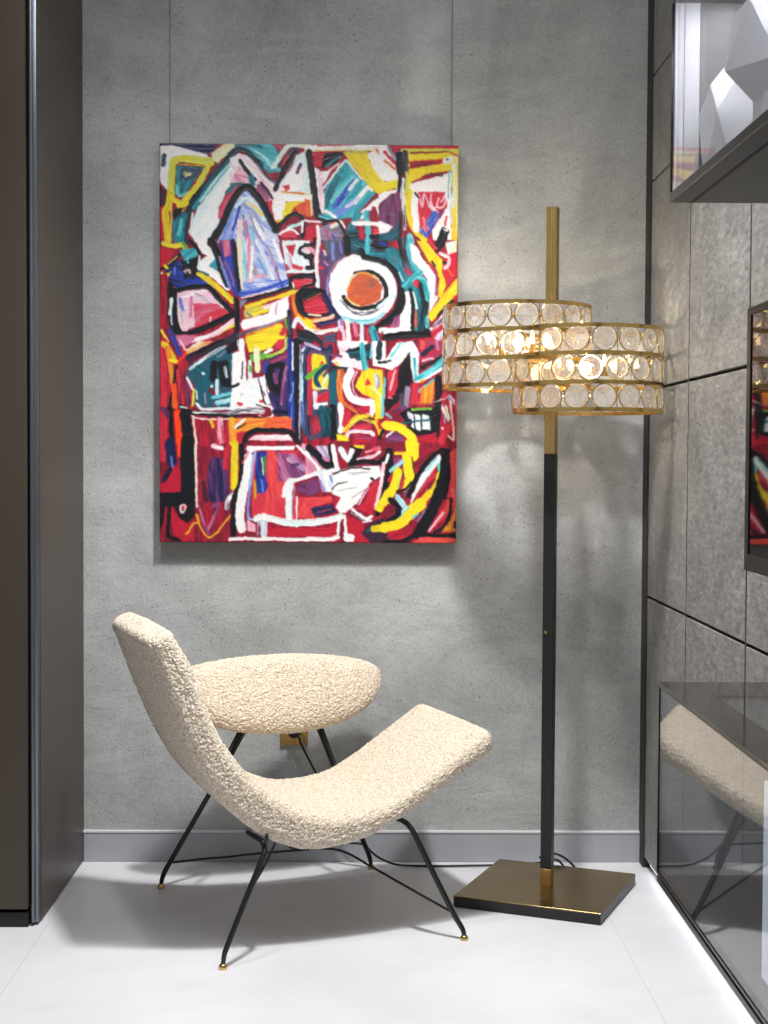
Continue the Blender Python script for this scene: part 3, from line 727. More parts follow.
0 2 18 0.6 84.5 165.5 112.8 159 110.8 167.3 91.9 173.8 85.6 173.8
1 18 18 2.6 87.7 168.6 91.9 171.7
1 28 14 4.2 105.5 163.2 112.9 161.1
0 0 0 0.6 112.8 159 129.6 151.5 130.8 171.4 123.5 175.6 84.6 186.4 81.4 180.1 83.5 175.9 109.7 168.4
1 13 13 1.2 118.1 158.9 117.1 169.4
1 7 18 2.3 78.3 191.7 102.4 183.1 123.5 175.6
0 2 3 0.6 86.7 192.6 121.4 178.8 127.7 186 125.7 198.6 86.7 198.9
1 5 4 5.1 123.5 189.2 125.6 185
1 12 12 1.6 87.7 190.5 121.4 178.8
1 5 5 3.5 119.4 197.6 127.8 195.4
1 24 24 2.6 126.6 175.6 129.8 186
1 1 29 4.7 130.8 167.2 132 198.5
0 20 0 0.6 123 96.1 151.1 95.9 151.3 128.3 129.5 128.5 125.2 114.9
0 5 4 0.6 127.2 101.3 136.7 100.2 133.6 112.8
1 32 14 3.5 129.4 109.7 133.6 122.2
1 5 5 2.3 127.3 121.2 130.5 124.3
1 5 5 4 134.7 122.2 142 124.2
1 1 1 3.5 154.5 99.5 144 102.2 140.4 107.5 146.2 110.6 154.5 111.5
1 14 14 4.7 146.1 105.3 153.5 106.3
1 1 1 4.2 148.3 123.1 154.6 123.6
1 1 1 1.9 151.4 110.5 152.5 123.1
1 20 0 2.3 127.4 127.5 152.6 127.3
1 1 1 4.7 132.7 142.1 132.1 134.7 137.9 132.1 154.7 131.4
0 5 4 0.6 133.7 134.7 151.4 134.6 151.4 139.8 138 144.1 134.8 142
1 0 0 1.4 133.7 137.9 135.3 143.1
1 1 1 2.3 143.2 143 154.7 138.7
0 11 12 0.6 131.7 151.5 142.2 146.2 142.3 169.2 151.6 175.4 151.7 185.8 136.1 173.4
0 2 2 0.6 138.1 169.2 151.7 179.6 151.7 185.8 140.3 176.5
1 1 1 7.7 154.8 147.1 143.3 148.3 140.1 154.6 144.4 167.1 155 169.1
0 4 4 0.6 144.4 160.8 154.9 156.5 154.9 167 147.6 169.1
1 0 15 4 135.1 181.8 138.2 174.4 144.5 179.6 154 186.9
0 1 29 0.6 138.2 183.9 155.1 190 155.2 198.4 138.3 198.5
0 19 21 0.6 160.7 95.8 190 95.5 186 111.3 175.6 118.7 170.4 130.2 169.5 145.9 178.1 168.9 167.6 171.1 162.1 143.9
1 32 10 3 173.3 98.8 174.5 114.5
1 5 16 4 161.8 98.9 163.9 105.2
1 14 14 2.3 165 106.2 167.1 110.4
1 5 5 2.8 159.9 123 164.1 123
1 16 22 4.7 164.1 130.3 165.3 143.9
1 10 10 1.6 180.6 97.7 182.8 108.2
1 13 13 1.9 165.1 116.7 169.3 120.8
1 0 20 4 159.7 95.8 157.7 116.7 159 141.8
1 5 14 2.8 151.3 104.3 155.6 109.4
1 1 1 3 146.1 100.6 154.5 100 155.5 93.8
1 1 1 3 146.2 112.7 151.4 114.7 152.5 122 147.3 123.6
1 20 0 2.3 146.3 127.3 156.7 126.2
1 1 1 3.5 145.2 130.5 153.6 131.4 155.8 137.7 146.4 141.9
1 5 14 4.7 146.3 136.7 151.6 136.7
0 7 1 0.6 190 95.5 211 95.3 230 107.7 230.1 120.3 204.9 112.1 190.1 107
1 6 23 5.8 208.9 95.4 208 109
1 6 7 4.7 211.1 110 228.9 109.8
1 1 1 7 187.9 93.5 189.1 108.1
0 1 1 0.6 215.1 95.3 228.8 95.2 229.9 106.7 217.4 105.8 214.2 101.6
1 9 8 3.5 220.4 97.4 226.7 100.4
0 0 0 0.6 170 139.7 171.5 130.2 177.7 119.7 186 112.3 196.4 109.1 206.9 112.1 219.6 116.2 230.1 122.4 237.6 134.9 238.9 149.5 233.8 162.1 224.4 171.6 209.8 179.1 192.9 178.2 181.3 171 173.8 160.5
1 10 32 2.3 169.4 132.3 169 145.9 171.7 160.6 179.2 171 190.8 178.2
1 32 32 1.4 170.9 129.2 177.7 118.1 186 112.3
1 1 1 5.4 202.7 105.9 205.9 112.1 219.6 115.2 230.1 120.3 238.6 130.7 241.9 145.3 239 162.1 228.6 174.7 218.2 183.2
1 20 23 5.1 183.4 173 199.2 177.1 213.9 175.9 224.4 168.5
1 1 1 4.2 196.6 129 209.2 126.8 219.7 130.9 227.2 141.3 227.3 151.7 219 160.2 203.3 163.4 190.6 159.4 185.3 152.1
0 31 11 0.6 188.4 145.8 192.5 134.2 200.8 128.9 209.2 128.9 218.7 134 224.1 142.3 222.1 153.9 213.7 159.2 203.3 161.9 194.8 158.3 189.5 154.1
1 27 12 1.9 187.4 152.1 193.8 158.3 201.2 161.4
1 12 27 1.9 188.4 144.7 193.5 132.1 201.9 127.9 213.4 129.9 219.8 134
1 19 19 1.2 208.3 141.4 214.6 140.3 211.4 135.1
1 31 31 3.5 196.7 139.4 205.2 149.8
1 19 19 1.2 181.1 155.3 192.8 165.6 209.6 167.6 224.3 161.2
1 1 1 0.9 193.9 167.7 205.4 169.7 219.1 165.4
1 18 18 1.2 184.3 156.3 197 168.7 213.9 168.6 227.2 158
1 15 20 3.5 220.1 162.3 229.4 153.8
1 1 1 8.2 146.4 151.4 155.9 147.1 163.2 148.1
1 31 31 1.4 148.6 155.5 162.2 149.1
0 4 5 0.6 146.5 158.7 163.2 150.2 170.7 166.9 159.2 170.1 146.5 168.1
1 8 8 6.5 166.4 152.2 173.9 166.8 179.2 173.1
1 1 1 2.3 146.6 169.1 160.2 171.1 170.7 168.9
1 28 12 3.5 152.9 176.4 167.6 174.2 175 171
1 27 27 1.9 149.7 170.2 162.3 171.1
1 21 8 4.7 161.4 179.5 181.3 175.1
0 2 3 0.6 146.6 172.3 152.9 175.4 157.2 182.7 153 185.8 146.6 180.6
1 12 28 3.5 155.1 183.7 163.5 186.8 178.2 184.6
1 0 15 1.9 146.7 183.8 159.3 188.9 169.8 186.7 181.4 181.4
1 1 29 4.7 146.7 186.9 156.2 192.1 163.6 199.3
0 29 22 0.6 164.6 191 178.3 187.7 182.6 198.1 165.7 198.3
1 14 15 4.7 181.3 177.2 186.8 198.1
1 0 28 4.7 188.7 176.1 191 198.1
1 5 13 5.1 196.1 179.2 198.3 189.6
1 32 22 3.5 183.4 175.1 183.5 179.3
1 20 15 4.2 203.5 181.2 203.6 195.9
1 5 5 2.3 208.8 184.3 210 197.9
1 23 6 7 214 184.3 218.4 197.9
1 7 7 1.6 216.1 185.3 218.4 195.8
1 0 0 5.8 222.5 185.3 228.8 185.2
1 1 1 2.3 224.6 187.3 229.9 189.4
1 16 5 7 180.4 189.8 180.5 198.2
0 7 6 0.6 226.5 103.6 234.9 101.4 243.3 105.5 258.3 126.3 261.6 138.9 270.2 153.5 269.4 168.1 261.2 189.1 251.7 187.1 246 147.4 235.2 122.3 226.7 116.1
1 19 6 3.5 232.9 110.9 247.8 124.3
1 5 22 5.8 247.7 122.2 251 128.5
1 26 19 7 244.2 95 245.5 111.8 247.7 120.1
1 1 1 2.6 240.1 95.1 242.4 110.8
1 5 4 5.8 256.3 134.7 259.5 139.9
1 7 1 7 263.7 139.9 267.1 157.7 263.3 184.9
1 6 23 5.8 258.3 130.5 266.8 136.7 270.2 153.5
1 1 1 3.5 226.7 116.1 237.3 126.5 242.8 145.3
1 20 20 1.6 240.5 127.5 244.8 135.9
1 23 6 5.4 250.5 95 250.7 107.6 257.2 122.2 262.5 127.3
0 0 0 0.6 251.6 97.1 257.9 101.2 270.8 119.9 279.4 133.5 279.7 153.4 273.5 163.9 270.4 168.1 272.2 149.3 268.9 133.6 262.4 124.2 252.9 113.8
1 15 15 2.3 273 126.2 277.3 138.7 276.5 153.4
1 5 1 1.9 262.2 107.5 268.7 117.9
1 5 22 2.1 271.8 119.9 278.3 129.3 278.6 149.2
1 23 6 5.1 245.9 141.1 255.2 132.6 262.5 127.3
0 2 3 0.6 257.9 94.9 268.4 96.9 279 109.4 285.4 115.6 287.9 140.7 282.8 153.4 279.6 151.3 281.5 134.5 278.2 123 269.7 115.8
1 1 1 1.9 273.9 115.7 277.1 120.9
0 4 4 0.6 285.3 107.2 298.9 106.1 299.2 129.1 288.9 139.7 283.5 126.1
0 20 27 0.6 287.2 96.8 298.7 94.6 298.9 106.1 289.5 109.3
0 1 1 0.6 276.7 96.8 286.1 94.7 285.2 101 279 107.3
1 1 1 2.8 277.9 105.2 281 104.1
1 5 5 3 270.4 94.8 277.9 103.1
1 0 14 3.5 282.1 108.3 290.6 112.4 289.6 119.8 286.6 122.9
1 1 1 2.8 285.4 116.7 287.5 117.7
1 12 12 1.2 289.7 124 295.1 130.2
0 2 3 0.6 299.3 131.2 299.6 149 288.2 161.7 273.7 176.5 269.4 170.2 283.8 151.3
1 12 12 1.4 283.8 151.3 298.3 134.4
0 4 4 0.6 294.4 153.3 300.6 146.9 300.7 157.4
1 1 1 2.8 279.9 170.1 294.4 155.4
0 0 0 0.6 246 146.3 252.2 145.2 253.5 164.1 252.8 187.1 241.2 186.2 242 162.1
1 1 1 3.5 252.2 144.2 254.6 162 253.9 189.2
1 1 1 2.3 244.9 146.3 246 151.6
1 0 0 2.3 255.4 147.3 258.8 163
1 33 11 2.8 257.8 166.1 258 180.8
1 20 23 1.9 233.4 149.6 237.6 151.6
1 1 1 7 242.8 145.3 244 157.9 236.8 170.5 227.4 177.9
0 22 13 0.6 236.8 171.5 241 168.4 241.1 182 231.7 182.1
1 0 0 5.8 227.5 186.3 241.2 185.1 250.7 186.1
1 1 1 7 227.6 192.6 248.6 189.2 265.5 189.1
0 15 5 0.6 272.8 184.9 286.2 168 289.6 184.7 287.7 197.3 278.2 197.4
1 0 0 2.3 271.7 184.9 287.2 168
1 4 4 4.7 276 189 285.3 180.6
1 22 22 1.6 280 178.5 286.3 173.2
1 19 19 1.6 274.8 181.7 286.2 171.1
1 20 6 4.2 268.4 172.3 269.6 183.8
1 1 1 4.7 269.6 184.9 271.8 193.3
1 4 4 7 271.9 195.3 278.2 198.4
1 4 5 7 4.5 197.5 4.4 262.2
1 2 3 5.8 4.5 200.6 8.7 203.7 15 217.2
1 12 11 5.1 8.7 203.7 11.9 223.5 14 241.3
1 2 2 3.5 10.8 216.2 17.2 217.2
1 1 1 2.6 17.1 222.4 14 243.3 10.8 260.1
1 30 11 5.8 15 243.3 16.1 262.1
1 21 9 5.1 16.1 197.4 20.3 209.9
1 14 14 2.6 21.4 197.3 25.6 205.6
1 30 4 3.5 19.3 220.3 29.8 207.7
1 5 16 7 20.3 228.7 22.4 257.9
1 22 17 3.5 26.6 233.8 29.8 259.9
0 28 12 0.6 26.6 205.6 39.3 197.2 54 197.1 39.3 205.5 28.8 210.8
0 7 29 0.6 28.8 222.3 64.6 202.2 76 209.4 73.2 263.8 39.3 264 35.1 241.1 26.6 230.7
1 26 1 8.2 30.9 214 62.5 199.1
1 18 20 3.5 30.9 225.5 47.7 212.8 65.6 202.2
1 18 18 1.9 58.3 212.7 66.7 207.4
1 17 17 4.7 30.9 217.1 39.3 211.8
1 7 7 7 39.3 224.3 47.8 231.6 47.8 255.6
1 1 1 7 55.1 220 54.1 234.7
0 1 1 0.6 58.3 217.9 68.8 215.8 73.1 242.9 62.6 243
0 1 1 0.6 66.7 203.2 78.3 196.9 78.3 205.2 68.8 210.5
1 20 18 3 65.7 223.1 67.8 232.5
1 18 1 2.3 73.1 217.8 75.2 234.5
1 0 0 2.6 43.7 229.7 44.4 230.2
1 0 20 2.3 52.5 242.2 53 242.6
1 16 16 4.2 52 246.2 55.2 250.3
1 20 15 3.5 58.3 236.7 58.3 249.3
1 23 23 3.5 54.1 253.5 73.1 249.2
1 23 20 5.1 58.3 258.7 75.3 255.4
1 18 32 1.9 45.7 249.4 46.7 259.8
1 20 20 1.6 37.2 247.3 38.3 255.7
1 22 22 1.9 54.1 259.8 58.4 263.9
1 0 0 2.3 27.7 233.8 34 246.3
1 2 25 3 35.1 246.3 33.5 262
1 20 0 2.8 37.2 259.9 43.6 265.1 58.4 265 75.3 263.8
1 1 1 4.7 21.3 262.1 29.8 268.3 47.8 269.7 76.1 272.1
1 20 20 1.9 21.3 263.1 27.7 264.1
1 0 18 1.9 34 268.3 60.5 269.1 76.1 269
0 16 16 0.6 34 262 39.3 264 40.4 267.2 34 266.2
1 1 1 5.4 10.8 264.3 12.8 297.7
1 4 5 10.5 4.4 270.6 4.4 299.8
1 30 30 7 18.2 269.4 20.3 299.7
1 1 1 10.5 25.6 270.4 29.8 299.6
1 0 28 1.6 33 272.4 45.7 275.5 76.2 274.8
1 28 28 2.3 34 273.5 37.2 299.6
1 12 3 3.5 52 277.5 54.2 282.7
1 14 5 7 60.5 276.4 62.6 297.3
1 12 3 7 73.2 276.3 74.3 299.3
1 26 21 3.5 3.4 264.3 8.6 272.6
0 0 0 0.6 73 209.5 84.6 205.2 87.8 217.7 84.7 240.7 80.6 261.7 71 263.8 73.1 242.9
1 0 0 5.8 82.5 196.8 83.6 217.7 84.7 238.6
1 20 20 1.4 78.8 196.9 80.4 205.2
1 1 1 1.2 83.6 217.7 83.1 234.5
1 1 1 2.6 73.1 242.9 79.4 239.7
0 2 3 0.6 86.7 196.8 119.4 196.6 113.1 202.9 102.5 207.1 89.9 208.3
0 5 4 0.6 117.3 198.7 126.7 196.5 125.7 203.8 116.2 204.9
1 25 24 3.5 127.8 194.4 126.8 203.8 113.1 211.2 98.4 213.4
0 24 24 0.6 89.9 210.4 111 207.1 104.7 215.5 92 217.7
1 0 0 3.5 106.8 208.2 113.1 205
1 0 20 4 91 217.7 92.1 242.8 91.1 259.5
1 27 27 5.8 97.3 205.1 98.9 226
1 24 24 2.8 91 221.9 92.1 227.1
1 20 20 2.3 90 228.1 91.1 251.1
0 0 20 0.6 84.7 236.5 106.9 231.2 111.2 251 113.3 259.3 102.8 263.6 80.6 261.7
1 5 5 3 101.7 257.3 104.9 257.3
1 22 22 1.2 99.5 231.2 101.6 240.6 105.9 251
1 0 18 2.3 105.8 232.2 108 246.8 115.5 261.4 115.5 267.7
1 1 1 1.4 101.6 241.6 105.9 257.3 110.2 263.5
1 18 18 1.6 109.1 248.9 113.3 261.4
1 5 5 3 79.5 259.6 82.7 260.6
1 19 0 5.8 71.1 269 84.8 266.3 103.9 266.7
1 0 0 2.3 71.1 264.9 86.9 262.7 107 261.5 113.4 264.6 113.4 271.9 104.9 275.1 100.7 272
1 1 1 1.2 97.5 260.5 106 263.6
1 1 1 1.4 71.1 272.2 97.5 272 104.9 276.1
0 21 8 0.6 103.6 217.6 115.2 212.3 131 209 132.5 282.2 116.6 269.8 113.3 255.2 107.9 236.4
1 5 22 3.5 113.1 217.5 128.9 211.1
1 1 1 9.3 111.1 225.9 113.2 240.5 119.6 246.7
1 1 1 6.3 112.1 222.7 123.7 221.6 121.7 240.5
1 22 22 4.2 116.4 230 117.5 238.4
1 22 13 2.6 127.9 222.6 123.8 240.4 122.9 260.3
1 9 9 3.5 106.8 220.7 105.8 228
1 1 8 5.8 116.6 267.7 130.3 269.7
1 8 21 7 113.3 251 117.6 261.4
1 32 32 1.4 125.9 231 127 236.2
1 8 9 7 132 196.5 133.6 282.2
1 9 10 3.5 133.4 250.8 133.5 273.8
1 0 20 1.9 134.1 198.5 134.3 225.7
1 10 0 1.6 131.3 257.1 134.4 246.6 134.4 238.3
1 1 1 7 138.3 196.4 140 296.8
1 10 29 4.2 145.7 202.6 143.9 238.2 145.2 282.1 152.5 293.6
1 20 23 4 144.7 211 144 254.9
1 32 15 1.6 141.5 200.6 141.1 296.8
1 20 0 3.3 144.7 205.8 152 202.6
0 12 11 0.6 71.1 274.3 102.8 274 130.3 271.8 133.6 286.4 88 286.7 77.5 297.2 71.1 297.3
0 11 33 0.6 108.1 274 133.5 273.8 133.6 286.4 102.9 285.5
1 12 3 4.7 73.2 276.3 75.4 297.2
1 28 0 3 76.4 283.6 85.9 275.2
1 1 1 1.4 78.5 284.7 87 279.4
0 4 11 0.6 77.5 288.9 88 286.7 83.9 299.3 77.5 299.3
1 1 1 5.1 86 297.2 88.1 290.9 97.6 286.6 115.6 286.5 130.4 287.4 139 296.8
0 0 14 0.6 89.1 296.1 97.6 290.8 130.4 290.6 134.7 296.8
0 29 22 0.6 146.8 204.7 170 202.4 168.6 290.3 153.8 296.7 147.4 286.3
1 29 8 4.7 149.5 290.5 147 238.2 148.9 204.7 167.9 205.6 172.1 202.4 171.1 217.1 174.4 227.5
1 32 15 3.5 146.8 198.4 161.5 204.6
0 2 3 0.6 153.1 208.8 165.8 210.8 169.1 221.3 163.9 231.8 172.4 235.9 169.2 242.2 160.8 246.4 153.4 244.4
1 25 27 4.7 169.2 231.7 165 240.1
1 4 5 4.2 150.5 212 151.5 269.5
1 5 5 3 162.7 220.3 163.8 218.2
1 24 24 5.1 149.1 232.9 157.5 226.6 163.8 222.4
1 7 8 4.7 168 221.3 157.5 232.9 160.8 242.3
1 0 0 1.2 157.6 243.3 169.3 243.8
1 14 0 4.7 156.6 248.6 157.8 263.2
0 4 5 0.6 159.8 250.6 173.5 244.3 172.5 256.8 157.7 258
1 0 0 3.5 156.7 261.1 168.3 258.9
1 7 7 8.2 174.4 229.6 176 290.3
1 1 1 7 174.7 263.1 175 292.4
1 6 7 5.8 163.1 263.2 164.2 275.7
0 7 1 0.6 156.7 265.3 172.6 263.1 172.8 290.3 164.4 294.5 156.8 275.8
0 17 5 0.6 149.4 271.6 159.9 269.5 163.2 286.2 153.8 292.5
1 1 26 4.7 172.3 225.4 175.4 223.3 188.1 224.3
0 0 14 0.6 178.3 196.1 209.9 195.8 205.9 214.7 212.4 225.1 201.8 225.2 197.6 223.1 181.7 222.2 173.2 217.1 181.6 208.6
1 1 7 4.7 191.1 206.4 193.2 211.7
0 7 1 0.6 186.9 206.5 199.5 202.2 212.1 197.9 214.3 213.6 199.6 215.8
1 6 23 5.8 203.7 200.1 207.1 223.1
1 23 23 2.3 214.2 197.9 212.2 212.6
0 0 0 0.6 214.1 195.8 227.6 195.7 228 222.9 214.4 220.9
1 7 1 5.8 221.6 198.9 220.7 212.5
1 1 1 2.3 220.7 217.7 230.2 216.6
1 16 22 2.8 172.1 209.7 182.7 211.7
1 3 27 3 177.5 218.1 179.6 220.1
1 12 11 5.4 181.8 227.4 180.9 242.1 183.1 256.7
1 31 31 3.5 183.9 226.4 185.1 240
1 0 0 7.7 192.3 226.3 188.2 240 192.6 252.5 204.3 257.6 214.8 258.6 212.8 269.1
1 14 14 1.4 198.7 226.3 194.5 237.8 197.8 250.4 210.6 255.5
1 0 0 5.8 182.1 260.9 184.3 275.6 182.3 286
0 2 3 0.6 196.7 242 203.9 226.2 212.3 223 225 225 225.6 273.2 217.1 275.3 216.9 254.4 204.2 249.3
0 5 5 0.6 206.2 239.8 210.3 233.5 213.6 239.8 208.3 240.9
1 18 15 5.1 218.8 231.4 219.9 240.8
1 27 25 3.5 214.7 242.9 221.1 250.2 223.3 262.7
1 23 23 2.6 227.2 233.4 225.4 254.3 224.5 271.1
1 12 31 3.5 185.2 257.8 198 267.1
0 4 4 0.6 198 262.9 211.7 260.7 211.8 269.1 202.2 268.1
1 4 5 7 189.6 269.2 187.5 279.7
1 12 2 5.1 187.6 286 198.1 273.4 210.8 272.2 219.3 279.5 223.7 289.9
1 25 25 1.6 191.8 281.8 202.3 274.4 215.1 278.5
1 1 1 1.9 210.8 272.8 216.1 274.3
1 22 5 5.8 198.2 282.8 210.9 281.7
1 0 14 4 187.7 293.3 194 287 213 287.9 215.2 290
1 1 1 3 225.7 285.7 221.6 294.1
0 4 4 0.6 219.3 278.5 231.9 273.1 232 279.4 221.5 284.7
0 2 2 0.6 178.1 289.2 186.6 290.2 191.9 296.4 179.2 296.5
0 4 22 0.6 197.2 290.1 215.2 292.1 213.2 298.4 195.1 298.5
0 0 20 0.6 227.9 214.5 238.2 197.7 255 195.5 261.5 208 260.8 233.1 256.6 237.4 253.3 222.7 251 207 244.7 216.5 234.3 225 228 224
1 23 23 2.3 233.1 211.4 242.4 198.7
1 0 0 5.1 227.9 220.8 238.4 215.5 245.6 203.9
1 1 1 1.9 227.9 217.7 232.1 215.6
0 1 1 0.6 252 207 254.5 237.4 242.1 254.2 228.5 269 226.2 254.3 237.8 250.1 240.6 222.8
1 23 6 3 256.3 213.3 258.7 235.2
0 5 4 0.6 229 226 240.6 223.9 239.8 241.7 232.6 254.3 229.4 254.3
1 14 14 1.9 237.5 224.9 232.4 244.9
1 1 1 1.2 228.5 225 229.4 258.5
1 14 14 0.9 230.4 252.2 234.7 253.2
0 4 22 0.6 261.3 195.4 284.5 195.2 284.7 207.8 268 218.4 261.6 212.2
1 33 33 4.2 264.5 197.5 264.6 202.7
1 32 32 2.3 279.2 195.3 280.4 203.7
1 8 1 4.7 265.7 209 274.1 201.6
1 14 14 1.9 264.8 215.3 275.3 213.1
1 1 1 3.5 263.8 222.6 284.8 212
1 6 23 7 259.8 234.2 273.4 225.7 286.9 214.1
1 20 0 2.3 258.7 237.3 270.3 232 284.9 223.5
1 6 23 2.8 261 246.7 276.6 234.1
0 12 11 0.6 263.1 243.6 277.7 235.1 274.9 258.2 262.2 258.3
1 3 3 1.9 268.3 243.6 267.5 258.2
1 12 12 2.3 263 237.3 267.2 235.2
0 5 4 0.6 254.6 239.5 260.9 237.3 261.1 258.3 252.7 260.4
1 32 18 5.8 250.4 243.7 248.5 260.5
1 19 26 4.7 244.1 250 244.3 262.6
1 22 17 3.5 234.8 266.8 247.5 262.6
1 1 1 7 280.9 233 281.2 253.9 278.5 289.6
1 5 4 4.7 287.4 249.7 285.4 253.9
0 1 1 0.6 242.3 268.9 251.7 262.5 275 264.4 281.2 253.9 280.6 285.4 271.1 291.7 260.5 290.7 252 282.4
1 24 25 2.6 254.9 264.6 273.9 263.4
1 31 31 1.6 260.1 258.3 273.8 259.2
1 18 20 0.9 273.8 258.2 291.7 251.8
0 0 0 0.6 250.1 265.7 256 269.8 257.3 284.5 253 281.4 255.1 277.2
0 0 20 0.6 257.1 268.8 263.4 269.8 263.7 286.5 258.3 284.5
0 20 0 0.6 264.5 268.7 271.9 270.8 273.2 285.4 264.7 284.4
1 1 1 0.9 256.5 267.7 257.8 285.5
1 1 1 0.9 263.9 268.7 264.2 287.6
1 7 18 1.9 243.4 278.3 273 274.9
0 15 15 0.6 249.6 266.7 253.9 270.9 254 275.1 250.8 273
1 15 32 4.7 291.7 251.8 298.2 258
1 22 15 2.8 285.5 260.2 287.9 276.9
1 28 28 2.8 285.5 262.3 291 274.8
1 28 28 2.3 288.7 261.2 292 272.7
1 28 28 2.1 292.8 255.9 296.5 285.2 296.6 295.7
1 28 28 2.1 284.8 283.2 295.6 294.7
1 4 4 2.8 299.1 249.6 299.8 295.7
1 4 5 7 292.2 281.1 283.9 295.8
1 23 18 3.5 228.5 269 232.8 272.1
1 2 2 9.3 228.6 280.5 240.3 282.5 252.1 289.7 257.5 298.1
1 1 1 1.6 249.8 282.4 260.5 289.7
0 22 17 0.6 228.7 287.8 239.3 285.6 247.9 296.1 228.8 298.3
1 0 0 1.4 228.8 292 235.1 286.7
0 4 16 0.6 259.5 291.8 279.6 287.5 279.7 297.9 260.6 298.1
1 4 5 7 4.4 298.6 3.3 315.3
1 8 8 10.5 10.7 299.6 12.8 318.3
1 10 10 1.9 11.8 313.1 13.9 323.6
1 1 8 5.1 5.3 337.2 10.7 326.7
0 4 4 0.6 13.9 325.6 22.4 325.6 23.4 348.6 2.1 349.7 2.1 342.4 7.5 337.2
1 30 30 5.4 21.3 297.4 21.3 311
1 1 1 14 28.7 298.4 28.7 350.6
0 1 1 0.6 1.1 349.7 37.2 348.5 35.1 373.6 28.7 379.9 21.3 375.7 15.9 365.3 8.5 361.2 4.2 382.1 1 384.2
1 1 1 4.2 10.6 361.2 8.5 390.4 13.8 395.6 22.3 396.6
1 16 4 3 7.4 365.4 5.3 386.3
1 33 4 3.5 22.3 364.2 26.6 363.2
1 0 14 1.9 21.3 366.3 21.3 363.2 25.5 362.1 26.6 366.3 23.4 369.5 21.3 366.3
0 4 4 0.6 12.7 365.3 20.2 375.7 29.8 381.9 35.1 375.6 35.1 396.5 24.4 398.7 14.8 392.5 11.7 377.9
1 28 28 2.6 36.7 300.4 37.8 363.1
0 16 4 0.6 40.4 302.5 52.1 302.4 52.1 333.8 45.7 358.9 40.4 358.9
0 8 22 0.6 52.1 312.9 66.9 315.9 71.2 344.1 69.1 357.7 50 358.8 47.8 333.8
1 17 17 4.7 44.7 339 46.8 356.8
1 0 14 4.7 54.2 302.4 62.7 304.4
1 5 4 5.8 68 306.5 66.9 323.2
1 2 3 5.8 75.4 302.2 74.4 344.1
1 18 0 4.7 68.1 365 69.1 356.6 76.3 348.2
1 13 22 3 54.3 363 60.6 360.9 49 388.1
1 13 22 2.6 40.4 363.1 45.8 381.9 50 391.2
1 12 3 2.1 27.6 391.4 34 381.9 38.3 379.8
1 12 3 1.9 37.2 371.5 42.6 386.1 50 394.4 58.5 389.1 71.3 372.3
1 12 12 1.2 39.4 371.4 40.4 381.9
1 16 4 3.5 42.5 364.1 50 365.1
1 1 1 5.8 76.6 352.4 74.5 390
1 0 0 3 71.4 396.3 76.5 395.3
1 2 3 6.5 76.4 300.2 76.5 342
1 1 1 5.1 82.8 302.2 82.9 333.6 75.5 356.6 74.5 392.1
0 0 0 0.6 88.1 302.2 136.9 301.8 134.8 306 98.7 306.3 91.3 309.5 87.1 305.3
1 0 0 9.3 90.3 313.6 88.2 333.5 83 354.5 81.4 375.4 83.1 385.8
1 14 5 2.3 83.9 318.9 90.2 308.4
0 5 33 0.6 98.7 308.4 115.7 306.2 128.6 343.7 126.7 375.1 93.7 373.2 92.5 333.5
1 10 15 2.8 96.1 308.4 92.5 333.5 90.4 354.4 89.9 373.2 96.9 377.4
0 9 8 0.6 98.2 308.4 108.3 307.3 107.3 333.4 109.5 343.8 106.3 349.1 98.9 350.2 96.7 331.4
1 9 10 2.8 103.1 336.6 105.3 348
1 24 7 3.5 106.2 313.5 105.7 329.2
1 27 25 1.4 103.5 313.6 105.2 331.3
1 24 12 2.8 96.2 337.7 96.8 353.3
0 22 13 0.6 117.8 308.2 134.8 306 149.7 322.7 145.6 333.2 130.7 337.4 120.1 337.5
1 32 14 4.7 130.6 314.4 145.5 324.8
1 21 22 4.2 133.8 321.7 139.1 320.6
1 5 5 3 124.2 308.2 139 308.1
1 0 0 2.8 139 301.8 152.7 316.4
1 14 13 4.7 145.3 301.8 155 312.2
1 0 0 4 130.7 337.4 141.3 335.3 152.8 331
1 0 20 7 132.8 337.4 130.8 352.1 130.9 375.1
1 0 0 4.7 128.6 339.5 125.5 352.1
1 32 32 1.9 136.1 343.7 135.2 375.1
0 22 17 0.6 139.2 339.5 156.2 336.2 156.3 354 139.3 347.8
0 5 33 0.6 135.1 354.1 156.3 353 156.5 374.9 135.2 375.1
1 0 0 1.6 138.8 353.1 138.5 390.7
1 0 20 7 97.9 375.3 106.4 374.2 131 379.3 156.5 379.1
1 20 15 7 105.4 379.4 105.5 392
1 0 0 3.5 105.4 371 106.5 375.2
1 32 15 1.6 100.1 377.4 99.1 392
0 4 4 0.6 109.7 384.6 156.6 384.3 156.6 392.7 109.7 393
0 14 5 0.6 88.3 375.3 96.9 381.6 96.9 388.9 88.4 387.9
1 0 0 3.5 71.4 396.3 90.5 395.2 99.1 396.2 116.1 395.6 135.3 396.5 156.7 395.3
0 13 14 0.6 147.5 301.8 166.7 322.6 160.4 328.9 147.7 331
1 0 0 4 147.5 308 158.2 320.5 171.1 343.5
1 22 13 4 153.9 310.1 166.7 324.6
0 22 17 0.6 147.7 337.3 160.4 334.1 162.7 347.7 147.8 352
1 0 20 4.7 147.7 333.1 160.4 328.9 179.5 324.6
0 0 15 0.6 159.3 329.9 174.2 327.7 177.6 347.6 164.8 348.7
1 21 10 2.3 172.1 331.9 175.4 339.2
1 32 10 2.3 161.5 336.2 166.9 347.7
0 33 5 0.6 147.8 355.1 173.3 351.8 175.5 358.1 158.5 362.4 147.9 366.6
0 8 21 0.6 152.2 364.5 175.5 360.2 178.8 368.5 156.5 372.8
1 33 33 0.9 158.6 368.6 173.5 365.4
